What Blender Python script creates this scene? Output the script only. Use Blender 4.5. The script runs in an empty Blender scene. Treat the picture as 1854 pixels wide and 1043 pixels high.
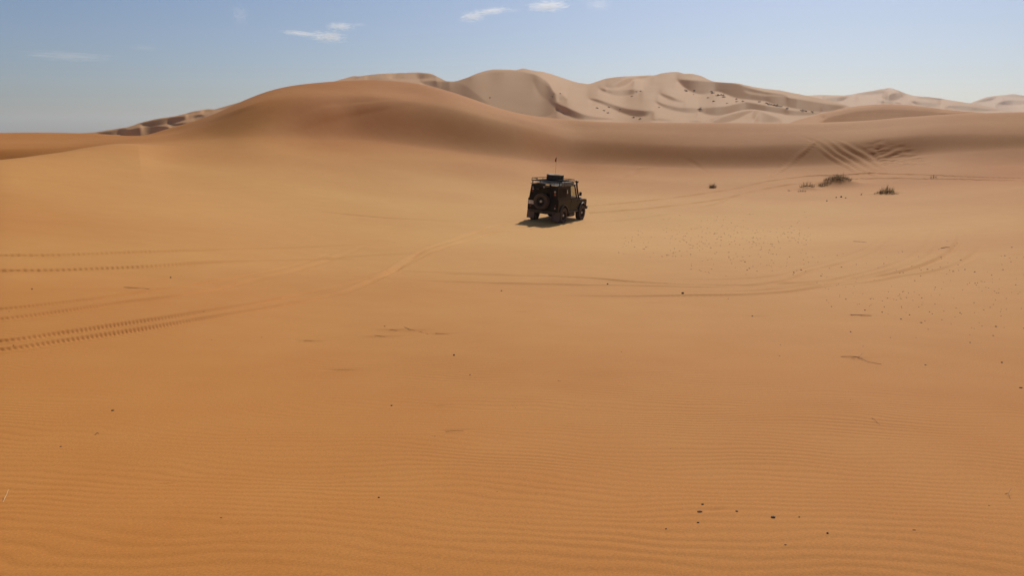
import bpy, bmesh, math, random
import numpy as np
from mathutils import Matrix, Vector

random.seed(7)
rng = np.random.default_rng(11)
PI = math.pi
C = bpy.context.scene.collection
sc = bpy.context.scene

# ------------------------------------------------------------------ camera, sky, sun, exposure
ZC = 4.32                       # eye height above the sand under the vehicle
FPX = 1400.0                    # focal length in pixels of the 1854 px wide picture
PITCH = math.atan((521.5 - 242) / FPX)
cam_d = bpy.data.cameras.new('camera')
cam_d.sensor_width = 36.0
cam_d.lens = 36.0 * FPX / 1854.0
cam_d.clip_start = 0.05
cam_d.clip_end = 20000
cam = bpy.data.objects.new('camera', cam_d)
C.objects.link(cam)
cam.location = (0, 0, ZC)
cam.rotation_euler = (PI / 2 - PITCH, 0, 0)
sc.camera = cam

SUN_EL, SUN_AZ = math.radians(42), math.radians(22)      # azimuth measured clockwise from the view axis (+y)
world = bpy.data.worlds.new('World')
sc.world = world
world.use_nodes = True
wn, wl = world.node_tree.nodes, world.node_tree.links
wn.clear()
sky = wn.new('ShaderNodeTexSky')
sky.sky_type = 'NISHITA'
sky.sun_disc = False
sky.sun_elevation = SUN_EL
sky.sun_rotation = SUN_AZ
sky.altitude = 700
sky.air_density = 1.0
sky.dust_density = 2.4
sky.ozone_density = 3.0
bg = wn.new('ShaderNodeBackground')
bg.inputs['Strength'].default_value = 0.064
wo = wn.new('ShaderNodeOutputWorld')
tint = wn.new('ShaderNodeVectorMath'); tint.operation = 'MULTIPLY'
tint.inputs[1].default_value = (0.94, 0.985, 1.12)         # white balance of the picture
wl.new(sky.outputs[0], tint.inputs[0])
wl.new(tint.outputs[0], bg.inputs[0])
wl.new(bg.outputs[0], wo.inputs[0])

sun_d = bpy.data.lights.new('sun', 'SUN')
sun_d.energy = 4.4
sun_d.angle = math.radians(0.53)
sun_d.color = (1.0, 0.93, 0.82)
sun = bpy.data.objects.new('sun', sun_d)
C.objects.link(sun)
sd = Vector((math.sin(SUN_AZ) * math.cos(SUN_EL), math.cos(SUN_AZ) * math.cos(SUN_EL), math.sin(SUN_EL)))
sun.rotation_euler = sd.to_track_quat('Z', 'Y').to_euler()
sun.location = (20, 20, 60)

vs = sc.view_settings
vs.view_transform = 'Standard'
vs.look = 'None'
vs.exposure = 0.0
vs.gamma = 1.0
vs.use_curve_mapping = False
sc.cycles.volume_max_steps = 256
sc.cycles.max_bounces = 6
sc.cycles.volume_bounces = 1
sc.cycles.use_denoising = True
sc.cycles.denoiser = 'OPENIMAGEDENOISE'

# ------------------------------------------------------------------ materials
def mat(name, col, rough=0.6, metal=0.0, spec=0.5, nscale=None, namt=0.0, bump=0.0, bscale=200.0):
    m = bpy.data.materials.new(name)
    m.use_nodes = True
    nt = m.node_tree
    b = nt.nodes['Principled BSDF']
    b.inputs['Base Color'].default_value = (*col, 1)
    b.inputs['Roughness'].default_value = rough
    b.inputs['Metallic'].default_value = metal
    b.inputs['Specular IOR Level'].default_value = spec
    tc = nt.nodes.new('ShaderNodeTexCoord')
    if nscale:
        n = nt.nodes.new('ShaderNodeTexNoise')
        n.inputs['Scale'].default_value = nscale
        n.inputs['Detail'].default_value = 6
        nt.links.new(tc.outputs['Object'], n.inputs['Vector'])
        mp = nt.nodes.new('ShaderNodeMapRange')
        mp.inputs['From Min'].default_value = 0.3
        mp.inputs['From Max'].default_value = 0.7
        mp.inputs['To Min'].default_value = 1 - namt
        mp.inputs['To Max'].default_value = 1 + namt
        nt.links.new(n.outputs['Fac'], mp.inputs['Value'])
        mx = nt.nodes.new('ShaderNodeVectorMath')
        mx.operation = 'SCALE'
        mx.inputs[0].default_value = col
        nt.links.new(mp.outputs[0], mx.inputs['Scale'])
        nt.links.new(mx.outputs[0], b.inputs['Base Color'])
    if bump:
        n2 = nt.nodes.new('ShaderNodeTexNoise')
        n2.inputs['Scale'].default_value = bscale
        nt.links.new(tc.outputs['Object'], n2.inputs['Vector'])
        bp = nt.nodes.new('ShaderNodeBump')
        bp.inputs['Strength'].default_value = bump
        bp.inputs['Distance'].default_value = 0.01
        nt.links.new(n2.outputs['Fac'], bp.inputs['Height'])
        nt.links.new(bp.outputs[0], b.inputs['Normal'])
    return m

def dusty(name, col, dust, amt, rough, spec=0.5, metal=0.0):
    """paint with a film of sand dust that is thicker low down and on upward faces"""
    m = bpy.data.materials.new(name)
    m.use_nodes = True
    nt = m.node_tree
    N, L = nt.nodes, nt.links
    b = N['Principled BSDF']
    b.inputs['Roughness'].default_value = rough
    b.inputs['Specular IOR Level'].default_value = spec
    b.inputs['Metallic'].default_value = metal
    tc = N.new('ShaderNodeTexCoord')
    sep = N.new('ShaderNodeSeparateXYZ')
    L.new(tc.outputs['Object'], sep.inputs[0])
    n = N.new('ShaderNodeTexNoise')
    n.inputs['Scale'].default_value = 5
    n.inputs['Detail'].default_value = 8
    n.inputs['Roughness'].default_value = 0.65
    L.new(tc.outputs['Object'], n.inputs['Vector'])
    mr = N.new('ShaderNodeMapRange')
    mr.inputs['From Min'].default_value = 1.5
    mr.inputs['From Max'].default_value = 0.3
    mr.inputs['To Min'].default_value = 0.15
    mr.inputs['To Max'].default_value = 1.0
    L.new(sep.outputs['Z'], mr.inputs['Value'])
    mu = N.new('ShaderNodeMath'); mu.operation = 'MULTIPLY'
    L.new(mr.outputs[0], mu.inputs[0]); L.new(n.outputs['Fac'], mu.inputs[1])
    mu2 = N.new('ShaderNodeMath'); mu2.operation = 'MULTIPLY'
    mu2.inputs[1].default_value = amt
    L.new(mu.outputs[0], mu2.inputs[0])
    mx = N.new('ShaderNodeMix'); mx.data_type = 'RGBA'
    mx.inputs[6].default_value = (*col, 1)
    mx.inputs[7].default_value = (*dust, 1)
    L.new(mu2.outputs[0], mx.inputs[0])
    L.new(mx.outputs[2], b.inputs['Base Color'])
    return m

def sand_material(name, col_a, col_b, grain=True):
    m = bpy.data.materials.new(name)
    m.use_nodes = True
    nt = m.node_tree
    N, L = nt.nodes, nt.links
    b = N['Principled BSDF']
    b.inputs['Roughness'].default_value = 0.8
    b.inputs['Specular IOR Level'].default_value = 0.10
    b.inputs['Diffuse Roughness'].default_value = 0.35
    tc = N.new('ShaderNodeTexCoord')
    big = N.new('ShaderNodeTexNoise')
    big.inputs['Scale'].default_value = 0.064
    big.inputs['Detail'].default_value = 3
    L.new(tc.outputs['Object'], big.inputs['Vector'])
    mid = N.new('ShaderNodeTexNoise')
    mid.inputs['Scale'].default_value = 1.3
    mid.inputs['Detail'].default_value = 5
    L.new(tc.outputs['Object'], mid.inputs['Vector'])
    ad = N.new('ShaderNodeMath'); ad.operation = 'MULTIPLY_ADD'
    ad.inputs[1].default_value = 0.35
    L.new(mid.outputs['Fac'], ad.inputs[0]); L.new(big.outputs['Fac'], ad.inputs[2])
    mr = N.new('ShaderNodeMapRange')
    mr.inputs['From Min'].default_value = 0.42
    mr.inputs['From Max'].default_value = 0.92
    L.new(ad.outputs[0], mr.inputs['Value'])
    at_ = N.new('ShaderNodeAttribute'); at_.attribute_name = 'lightened_sand'
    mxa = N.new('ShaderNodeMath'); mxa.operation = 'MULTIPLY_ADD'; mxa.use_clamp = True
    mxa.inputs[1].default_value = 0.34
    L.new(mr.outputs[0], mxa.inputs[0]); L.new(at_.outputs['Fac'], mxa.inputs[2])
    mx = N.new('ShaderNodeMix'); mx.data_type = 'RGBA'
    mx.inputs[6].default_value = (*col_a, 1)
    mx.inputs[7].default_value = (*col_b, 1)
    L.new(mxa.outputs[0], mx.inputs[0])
    out = mx.outputs[2]
    if grain:
        g = N.new('ShaderNodeTexNoise')
        g.inputs['Scale'].default_value = 95
        g.inputs['Detail'].default_value = 4
        g.inputs['Roughness'].default_value = 0.7
        L.new(tc.outputs['Object'], g.inputs['Vector'])
        gr = N.new('ShaderNodeMapRange')
        gr.inputs['From Min'].default_value = 0.25
        gr.inputs['From Max'].default_value = 0.75
        gr.inputs['To Min'].default_value = 0.8
        gr.inputs['To Max'].default_value = 1.2
        L.new(g.outputs['Fac'], gr.inputs['Value'])
        vm = N.new('ShaderNodeVectorMath'); vm.operation = 'SCALE'
        L.new(out, vm.inputs[0]); L.new(gr.outputs[0], vm.inputs['Scale'])
        out = vm.outputs[0]
        bp = N.new('ShaderNodeBump')
        bp.inputs['Strength'].default_value = 0.35
        bp.inputs['Distance'].default_value = 0.003
        L.new(g.outputs['Fac'], bp.inputs['Height'])
        L.new(bp.outputs[0], b.inputs['Normal'])
    L.new(out, b.inputs['Base Color'])
    return m

M_SAND = sand_material('sand', (0.445, 0.154, 0.023), (0.64, 0.335, 0.100))  # the darker first colour also holds painted edge falloff
M_FAR = sand_material('lightened_sand', (0.54, 0.290, 0.128), (0.60, 0.345, 0.162), grain=False)

# ------------------------------------------------------------------ tagging helpers
def tag(o, label=None, cat=None, group=None, kind=None):
    if label: o['label'] = label
    if cat: o['category'] = cat
    if group: o['group'] = group
    if kind: o['kind'] = kind
    return o

def link_mesh(name, me, parent=None):
    o = bpy.data.objects.new(name, me)
    C.objects.link(o)
    if parent is not None:
        o.parent = parent
    return o

# ------------------------------------------------------------------ projection: a pixel of the picture as a direction
cP, sP = math.cos(PITCH), math.sin(PITCH)
def ray(px, py):
    dx, dz = (px - 927.0) / FPX, -(py - 521.5) / FPX
    x, y, z = dx, cP + dz * sP, -sP + dz * cP
    return math.atan2(x, y), z / math.hypot(x, y)         # azimuth, tangent of elevation

def perlin(x, y, seed=0):
    r = np.random.default_rng(seed)
    ga = r.uniform(0, 2 * PI, (256, 256))
    gx, gy = np.cos(ga), np.sin(ga)
    xi, yi = np.floor(x).astype(np.int64), np.floor(y).astype(np.int64)
    xf, yf = x - xi, y - yi
    u, v = xf * xf * xf * (xf * (xf * 6 - 15) + 10), yf * yf * yf * (yf * (yf * 6 - 15) + 10)
    x0, y0, x1, y1 = xi & 255, yi & 255, (xi + 1) & 255, (yi + 1) & 255
    a = gx[x0, y0] * xf + gy[x0, y0] * yf
    b = gx[x1, y0] * (xf - 1) + gy[x1, y0] * yf
    c = gx[x0, y1] * xf + gy[x0, y1] * (yf - 1)
    d = gx[x1, y1] * (xf - 1) + gy[x1, y1] * (yf - 1)
    return ((a * (1 - u) + b * u) * (1 - v) + (c * (1 - u) + d * u) * v) * 1.5

def pchip(xk, yk, x):
    """monotone cubic through knots (1D), clamped outside"""
    xk, yk = np.asarray(xk, float), np.asarray(yk, float)
    h = np.diff(xk); dl = np.diff(yk) / h
    m = np.zeros_like(yk)
    m[0], m[-1] = dl[0], dl[-1]
    s = dl[:-1] * dl[1:] > 0
    w1, w2 = 2 * h[1:] + h[:-1], h[1:] + 2 * h[:-1]
    with np.errstate(divide='ignore', invalid='ignore'):
        hm = (w1 + w2) / (w1 / dl[:-1] + w2 / dl[1:])
    m[1:-1] = np.where(s, hm, 0)
    x = np.clip(x, xk[0], xk[-1])
    i = np.clip(np.searchsorted(xk, x) - 1, 0, len(xk) - 2)
    t = (x - xk[i]) / h[i]
    t2, t3 = t * t, t * t * t
    return ((2 * t3 - 3 * t2 + 1) * yk[i] + (t3 - 2 * t2 + t) * h[i] * m[i] + (-2 * t3 + 3 * t2) * yk[i + 1] + (t3 - t2) * h[i] * m[i + 1])

def smooth_az(a, w):
    """gaussian smoothing along axis 0"""
    k = np.exp(-0.5 * (np.arange(-3 * w, 3 * w + 1) / w) ** 2); k /= k.sum()
    p = np.pad(a, ((3 * w, 3 * w), (0, 0)), mode='edge')
    out = np.zeros_like(a)
    for i, kk in enumerate(k):
        out += kk * p[i:i + a.shape[0]]
    return out

class Profile:
    """ground height as a function of (azimuth, distance) through traced lines of known distance"""
    def __init__(self, stations, az0, az1, n):
        self.az = np.linspace(az0, az1, n)
        Rs, Zs = [], []
        for st in stations:
            a, R, Z = [], [], []
            for p in st:
                if p[1] == 'h':                      # (px, 'h', R, z) hidden point
                    az, _ = ray(p[0], 242); r, z = p[2], p[3]
                elif len(p) == 4:                    # (px, py, 'z', height)
                    az, te = ray(p[0], p[1]); r = (p[3] - ZC) / te; z = p[3]
                else:
                    az, te = ray(p[0], p[1]); r = p[2]; z = ZC + r * te
                a.append(az); R.append(r); Z.append(z)
            o = np.argsort(a)
            Rs.append(pchip(np.array(a)[o], np.array(R)[o], self.az) if len(a) > 1 else np.full(n, R[0]))
            Zs.append(pchip(np.array(a)[o], np.array(Z)[o], self.az) if len(a) > 1 else np.full(n, Z[0]))
        self.R, self.Z = smooth_az(np.array(Rs).T, 6), smooth_az(np.array(Zs).T, 6)
        for k in range(1, self.R.shape[1]):
            self.R[:, k] = np.maximum(self.R[:, k], self.R[:, k - 1] + 0.3)
    def grid(self, az, r):
        """heights on a grid len(az) x len(r)"""
        out = np.empty((len(az), len(r)))
        f = np.clip((az - self.az[0]) / (self.az[-1] - self.az[0]), 0, 1) * (len(self.az) - 1)
        i0 = np.minimum(f.astype(int), len(self.az) - 2); t = (f - i0)[:, None]
        Rk = self.R[i0] * (1 - t) + self.R[i0 + 1] * t
        Zk = self.Z[i0] * (1 - t) + self.Z[i0 + 1] * t
        for j in range(len(az)):
            out[j] = pchip(Rk[j], Zk[j], r)
        return out

# ------------------------------------------------------------------ the near sand: hollow, vehicle flat, long dune behind
def h4(px, r, z): return (px, 'h', r, z)
ST = [
 [(-300,'h',0.5,2.6), (2100,'h',0.5,2.6)],
 [(0,1043,'z',2.45), (927,1043,'z',2.45), (1854,1043,'z',2.45)],
 [(0,850,'z',2.28), (650,850,'z',2.27), (1050,850,'z',2.25), (1854,850,'z',2.22)],
 [(0,700,'z',2.12), (650,700,'z',1.97), (1050,700,'z',1.95), (1854,700,'z',1.86)],
 [(0,580,'z',1.98), (300,580,'z',1.80), (650,580,'z',1.52), (1050,580,'z',1.42), (1500,580,'z',1.32), (1854,580,'z',1.35)],
 [(0,480,'z',1.87), (300,480,'z',1.50), (650,480,'z',0.88), (1050,480,'z',0.58), (1500,480,'z',0.50), (1854,480,'z',0.90)],
 [(0,400,'z',2.02), (300,400,'z',1.46), (650,400,'z',0.58), (1050,400,'z',-0.04), (1300,400,'z',-0.22), (1500,400,'z',-0.10), (1854,400,'z',0.62)],
 [(0,345,'z',2.32), (300,345,'z',1.75), (650,345,'z',0.98), (1050,345,'z',0.16), (1300,345,'z',0.04), (1500,345,'z',0.14), (1854,345,'z',0.95)],
 # foot of the dune
 [(0,291,43), (110,276,50), (213,260,58), (300,268,59), (380,277,57), (450,285,55.5), (560,288,58), (650,290,61), (780,293,65), (927,300,70), (1050,312,75), (1300,318,73), (1500,312,76), (1700,300,74), (1854,300,75)],
 # lower face (on the left: the hidden trough between two dunes)
 [(0,'h',65,0.9), (110,'h',65,2.3), (213,'h',66,3.5), (300,258,66), (380,254,65), (450,250,64), (560,253,67), (650,255,70), (780,270,72), (927,288,74), (1050,298,79), (1300,305,77), (1500,300,79), (1700,278,79), (1854,268,80)],
 # upper face
 [(0,268,69.6), (110,266,69.6), (213,257,70), (300,249,71), (450,203,69.2), (560,174,72.4), (650,172,76.2), (780,186,78.6), (927,222,79.8), (1050,252,83.8), (1300,262,81.2), (1500,258,83.1), (1700,242,82.6), (1854,240,82.7)],
 # shoulder
 [(0,254,76), (110,254,76), (213,252,75), (300,243,75), (450,192,70.5), (560,165,75.4), (650,163,79), (780,173,82.2), (927,212,82), (1050,235,86.8), (1300,240,85.2), (1500,239,86.5), (1700,224,86), (1854,220,86.2)],
 # crest
 [(-150,240,86), (0,240.5,85), (100,241,85), (180,242.5,83), (230,246,82), (255,246,81), (300,233,80), (350,219,80), (395,203,81), (450,180,85), (500,163,86), (560,152,88), (620,147,89), (680,145.5,90), (740,150,91), (790,160,91), (850,178,91), (900,195,89.5), (950,207,90), (1000,213,91), (1050,217,91.5), (1100,220,91.5), (1200,222,91), (1300,222.5,90.5), (1440,222,91.5), (1560,218,92), (1650,210,91.5), (1750,204,91.5), (1854,202,91.5), (2000,203,92)],
 [(0,'h',118,1.0), (400,'h',120,2.0), (650,'h',125,4.5), (927,'h',125,2.5), (1854,'h',125,2.5)],
 [(0,'h',220,-2.0), (1854,'h',220,-2.0)],
 [(0,'h',4200,-3.0), (1854,'h',4200,-3.0)],
]
A0, A1 = math.radians(-37), math.radians(37)
prof = Profile(ST, A0, A1, 900)

# vehicle pose (origin on the ground midway between the rear wheels)
CAR_M = (Matrix.Translation((1.79, 38.82, ZC - 4.32)) @ Matrix.Rotation(math.radians(-27.8), 4, 'Z')
         @ Matrix.Rotation(math.radians(-1.3), 4, 'X') @ Matrix.Rotation(math.radians(3.9), 4, 'Y'))
car_c = CAR_M @ Vector((0, 1.18, 0))
car_n = CAR_M.to_3x3() @ Vector((0, 0, 1))

def seat_vehicle(X, Y, Z):
    """the sand under the vehicle is a gently tilted flat"""
    plane = car_c.z - ((X - car_c.x) * car_n.x + (Y - car_c.y) * car_n.y) / car_n.z
    d = np.hypot(X - car_c.x, Y - car_c.y)
    w = np.clip(1 - (d - 2.2) / 5.5, 0, 1); w = w * w * (3 - 2 * w)
    return Z + w * (plane + 0.02 - Z)

# distance rows and azimuth columns
rows = [0.5]
while rows[-1] < 4200:
    r = rows[-1]
    if r < 2.4: d = 0.07
    elif 72 < r < 89: d = 0.09
    elif r < 106: d = min(max(0.00019 * r * r, 0.0145), 0.14)
    else: d = r * 0.05
    rows.append(r + d)
rows = np.array(rows)
fine = np.radians(np.concatenate([np.arange(-43, -36, 0.15), np.arange(-36, -17, 0.075), np.arange(-17, 37.5001, 0.148)]))
rest_p = np.radians(np.arange(40, 180, 3.0)); rest_n = -np.radians(np.arange(45, 180, 3.0))[::-1]
azs = np.concatenate([rest_n, fine, rest_p])
Z = prof.grid(azs, rows)
AZ, RR = np.meshgrid(azs, rows, indexing='ij')
X, Y = RR * np.sin(AZ), RR * np.cos(AZ)
Z = seat_vehicle(X, Y, Z)
# behind the photographer the ground goes on as a low even swell
bw = np.clip((np.abs(AZ) - math.radians(50)) / math.radians(60), 0, 1); bw = bw * bw * (3 - 2 * bw)
Zb = 2.6 + 1.2 * perlin(X / 40, Y / 40, 5) * np.clip(RR / 20, 0, 1) - np.clip(RR / 300, 0, 1) * 4
Z = Z * (1 - bw) + Zb * bw
# broad, shallow unevenness
near = np.clip((RR - 2) / 8, 0, 1) * np.clip((400 - RR) / 200, 0, 1)
Z += near * (0.022 * perlin(X / 6.5, Y / 4.5, 1) + 0.004 * perlin(X / 2.1, Y / 1.4, 2)) * np.clip((np.hypot(X - car_c.x, Y - car_c.y) - 2) / 3, 0.1, 1)
Z += np.clip((RR - 45) / 20, 0, 1) * np.clip((300 - RR) / 100, 0, 1) * 0.10 * perlin(X / 17, Y / 9, 3)
ZS = Z.copy()                                             # the smooth ground that things stand on

def col_at(az):
    i = int(np.clip(np.searchsorted(azs, az), 1, len(azs) - 1))
    t = (az - azs[i - 1]) / (azs[i] - azs[i - 1])
    return ZS[i - 1] * (1 - t) + ZS[i] * t

def hit(px, py):
    """where the sight line through a pixel meets the near sand: azimuth, distance, height"""
    az, te = ray(px, py)
    z = col_at(az)
    dif = z - (ZC + rows * te)
    k = np.nonzero((dif[:-1] < 0) & (dif[1:] >= 0))[0]
    if len(k) == 0:
        k = [int(np.argmax(dif[:np.searchsorted(rows, 110)]))]
    k = int(k[0])
    t = np.clip(-dif[k] / (dif[k + 1] - dif[k] + 1e-9), 0, 1)
    r = rows[k] + t * (rows[k + 1] - rows[k])
    return az, r, float(z[k] + t * (z[k + 1] - z[k]))

def at(px, py):
    az, r, z = hit(px, py)
    return Vector((r * math.sin(az), r * math.cos(az), z))

def ground(x, y):
    az, r = math.atan2(x, y), math.hypot(x, y)
    return float(np.interp(r, rows, col_at(az)))

# --- wind ripples (real relief), fading where they are finer than the mesh
wx, wy = 0.22 * perlin(X / 1.7, Y / 1.1, 21) + 0.05 * perlin(X / 0.45, Y / 0.3, 22), 0.16 * perlin(X / 1.3, Y / 0.8, 23) + 0.035 * perlin(X / 0.4, Y / 0.22, 24)
ca, sa = math.cos(math.radians(7)), math.sin(math.radians(7))
lam = 0.092
ph = 2 * PI * ((X + wx) * sa + (Y + wy) * ca) / lam
amp = 0.00095 * np.clip(1.05 + 0.8 * perlin(X / 1.1, Y / 0.5, 25), 0.25, 2) * np.clip((24 - RR) / 12, 0, 1) * np.clip((RR - 0.6) / 1.5, 0, 1)
amp *= np.clip(1.0 + 0.9 * perlin(X / 5, Y / 3, 26), 0.3, 1.6)
RIP = amp * (np.sin(ph) + 0.28 * np.sin(2 * ph + 0.9))
RIP[(AZ > math.radians(37.6)) | (AZ < math.radians(-43.1))] = 0

# --- tyre tracks and other marks pressed into the sand
CARVE = np.zeros_like(Z)
FLAT = np.ones_like(Z)
def track(pts, width=0.26, depth=0.02, rim=0.5, tread=0.0, pitch=0.16, flat=1.0, fade=(0, 0)):
    P = [hit(*p) for p in pts]
    az = np.array([p[0] for p in P]); R = np.array([p[1] for p in P])
    if az[0] > az[-1]: az, R = az[::-1], R[::-1]
    keep = np.concatenate([[True], np.diff(az) > 1e-5]); az, R = az[keep], R[keep]
    i0, i1 = np.searchsorted(azs, az[0]), np.searchsorted(azs, az[-1])
    if i1 - i0 < 2: return
    a = azs[i0:i1]
    rt = pchip(az, R, a)
    x, y = rt * np.sin(a), rt * np.cos(a)
    s = np.concatenate([[0], np.cumsum(np.hypot(np.diff(x), np.diff(y)))])
    drda = np.gradient(rt, a)
    cosf = 1 / np.sqrt(1 + (drda / rt) ** 2)
    env = np.ones_like(s)
    if fade[0]: env *= np.clip(s / fade[0], 0, 1)
    if fade[1]: env *= np.clip((s[-1] - s) / fade[1], 0, 1)
    env *= np.clip(0.85 + 0.5 * perlin(s / 1.9, s * 0 + 3.3, 31), 0.25, 1.25)
    j0, j1 = np.searchsorted(rows, rt.min() - 2.5), np.searchsorted(rows, rt.max() + 2.5)
    d = (rows[None, j0:j1] - rt[:, None]) * cosf[:, None]
    h = width / 2
    u = np.abs(d) / h
    k_ = np.where(d > 0, 14.0 if np.any(tread) else 7.0, 6.0)                            # the far wall stands steeper
    prof_ = -1 / (1 + np.exp(np.clip((u - 1) * k_, -40, 40))) + rim * np.exp(-((u - 1.35) / 0.3) ** 2)
    if tread:
        S = s[:, None]
        tread = tread * np.clip((math.radians(-17.5) - a) / math.radians(7), 0, 1)[:, None]      # the lug marks blur out along the way
        side = np.sign(d)
        lug = np.clip(np.sin(2 * PI * (S / pitch + side * 0.25 + d / pitch * 0.35)) * 2.2, -1, 1)
        prof_ = prof_ + tread * lug * np.exp(-((d / h - 0.9) / 0.22) ** 2) + 0.16 * tread * lug * (u < 0.75)
    CARVE[i0:i1, j0:j1] += depth * env[:, None] * prof_
    FLAT[i0:i1, j0:j1] *= 1 - flat * np.clip(env, 0, 1)[:, None] / (1 + np.exp((u - 1.25) * 7))

# left foreground: two vehicles' double tracks with lug marks
track([(-260,467),(-60,464),(0,463),(250,457),(450,451),(650,443),(760,437)], 0.26, 0.040, 0.45, 0.24, 0.11, fade=(0, 6))
track([(-260,497),(-60,492),(0,491),(250,484),(460,473),(590,469),(640,465),(760,459),(850,455)], 0.26, 0.046, 0.45, 0.24, 0.11, fade=(0, 6))
track([(-260,590),(-60,567),(0,560),(150,544),(275,527),(460,496),(540,478),(590,462),(650,444)], 0.17, 0.032, 0.4, 0.22, 0.06, fade=(0, 8))
track([(-260,611),(-60,587),(0,579),(125,563),(225,548),(325,536),(460,508),(560,482),(620,462),(690,436)], 0.22, 0.032, 0.4, 0.22, 0.06, fade=(0, 8))
track([(-260,648),(-60,626),(0,619),(125,602),(225,587),(325,572),(460,551),(566,528),(607,518),(661,505),(699,494),(736,472),(770,452),(850,424),(920,402),(963,395)], 0.20, 0.038, 0.4, 0.19, 0.06, fade=(0, 3))
track([(-260,667),(-60,643),(0,635),(125,617),(250,598),(375,577),(460,563),(517,553),(621,530),(658,515),(707,492),(762,464),(850,434),(930,414),(1017,402)], 0.22, 0.038, 0.4, 0.19, 0.06, fade=(0, 3))
# the newest part of the ruts, up to the rear wheels
track([(790,446),(850,424),(920,402),(964,394.5)], 0.28, 0.04, 0.6, fade=(5, 0))
track([(800,448),(850,434),(930,414),(1018,402)], 0.28, 0.04, 0.6, fade=(5, 0))
# old faint lines across the flat
track([(497,376),(590,384.6),(719,396),(850,403),(920,406)], 0.2, 0.05, 0.3, fade=(3, 3))
track([(640,489),(727,491),(791,495),(848,497),(980,500),(1063,503.6),(1146,510.7),(1241,515),(1336,516.6),(1420,509),(1475,490),(1550,470),(1590,453),(1624,425)], 0.20, 0.026, 0.7, fade=(5, 2))
track([(640,503),(690,504),(733,507),(834,511),(980,515),(1100,517),(1250,520),(1400,514.6),(1487,509.6),(1550,498),(1599,484.6),(1649,464.7),(1679,442),(1699,407)], 0.20, 0.024, 0.7, fade=(4, 2))
track([(900,535),(992,535.6),(1122,537),(1241,535.6),(1336,534.4),(1420,529.7),(1500,519.6),(1587,509.6),(1650,498),(1674,494.6),(1724,482),(1761.5,462),(1783,440)], 0.22, 0.028, 0.7, fade=(4, 2))
track([(1480,514),(1574,502),(1642,489.6),(1699,469.7),(1729,447),(1747,415)], 0.22, 0.032, 0.7, fade=(3, 2))
track([(1150,507),(1300,506),(1400,500),(1470,483),(1540,461),(1580,444),(1600,430)], 0.18, 0.02, 0.7, fade=(3, 2))
track([(1300,524),(1420,520),(1520,508),(1600,493),(1660,474),(1690,455),(1708,432)], 0.18, 0.022, 0.7, fade=(3, 2))
track([(1180,531),(1330,528),(1450,520),(1560,507),(1650,487),(1710,463),(1738,440)], 0.18, 0.02, 0.7, fade=(3, 2))
track([(560,487),(650,489),(760,492),(900,496),(1040,498)], 0.2, 0.014, 0.6, fade=(4, 4))
# track lines round the hollow behind the vehicle
track([(1063,374),(1146,366.5),(1230,357),(1331,342),(1407,326),(1483,318),(1560,315),(1640,316),(1700,318),(1860,323)], 0.34, 0.085, 0.6, flat=0)
track([(1068,386),(1170,378),(1265,367),(1319,358.6),(1382,343),(1445,333),(1534,325),(1610,323),(1661,324),(1740,325),(1860,328)], 0.34, 0.085, 0.6, flat=0)
track([(1258,378),(1290,371),(1322,360)], 0.22, 0.08, 0.3, flat=0, fade=(1, 1))
track([(1046,403),(1099,401.5),(1158,395.6),(1217,387),(1265,378.5)], 0.26, 0.04, 0.5, flat=0, fade=(0, 3))
track([(1080,331),(1120,322),(1160,308),(1185,303)], 0.9, 0.06, 0.6, flat=0, fade=(2, 2))
# driven up and down the dune face
track([(1388,326),(1412,309),(1440,287),(1462,268),(1486,249)], 0.44, -0.06, 0.7, flat=0, fade=(1, 1))
track([(1478,252),(1508,274),(1540,294),(1569,310),(1600,322)], 0.44, -0.06, 0.7, flat=0, fade=(2, 4))
track([(1492,248),(1523,271),(1559,292),(1597,311)], 0.44, -0.06, 0.7, flat=0, fade=(2, 4))
track([(1503,250),(1544,269),(1579,289),(1612,311)], 0.44, -0.06, 0.7, flat=0, fade=(2, 4))
track([(1470,260),(1503,282),(1533,300),(1566,319)], 0.44, -0.06, 0.7, flat=0, fade=(2, 4))
track([(1540,262),(1580,283),(1608,303)], 0.5, 0.05, 0.8, flat=0, fade=(3, 3))
track([(1440,243),(1475,256),(1500,272)], 0.5, 0.03, 0.8, flat=0, fade=(2, 2))
track([(500,235),(560,216),(620,200),(700,188),(760,184)], 0.8, -0.12, 0.2, flat=0, fade=(6, 8))
track([(1222,280),(1262,300),(1290,316)], 0.5, 0.02, 0.8, flat=0, fade=(2, 2))
# sand slide scars on the dune face
def scar(px0, py0, px1, py1, a, seed):
    p0, p1 = hit(px0, py0), hit(px1, py1)
    ax_, ay_ = p0[1] * math.sin(p0[0]), p0[1] * math.cos(p0[0])
    bx_, by_ = p1[1] * math.sin(p1[0]), p1[1] * math.cos(p1[0])
    i0, i1 = np.searchsorted(azs, min(p0[0], p1[0]) - 0.02), np.searchsorted(azs, max(p0[0], p1[0]) + 0.02)
    j0, j1 = np.searchsorted(rows, min(p0[1], p1[1]) - 1), np.searchsorted(rows, max(p0[1], p1[1]) + 1)
    x, y = X[i0:i1, j0:j1], Y[i0:i1, j0:j1]
    vx, vy = bx_ - ax_, by_ - ay_
    L = math.hypot(vx, vy)
    t = np.clip(((x - ax_) * vx + (y - ay_) * vy) / L / L, 0, 1)
    d = np.hypot(x - ax_ - t * vx, y - ay_ - t * vy)
    w = np.exp(-(d / (0.5 + 0.5 * t)) ** 2) * np.clip(t * 4, 0, 1)
    CARVE[i0:i1, j0:j1] += 0.20 * w * a * (perlin(x / 0.7, y / 0.45, seed) + 0.6 * perlin(x / 0.3, y / 0.22, seed + 1) - 0.5 + 1.1 * np.clip((t - 0.85) * 8, 0, 1))
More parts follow.
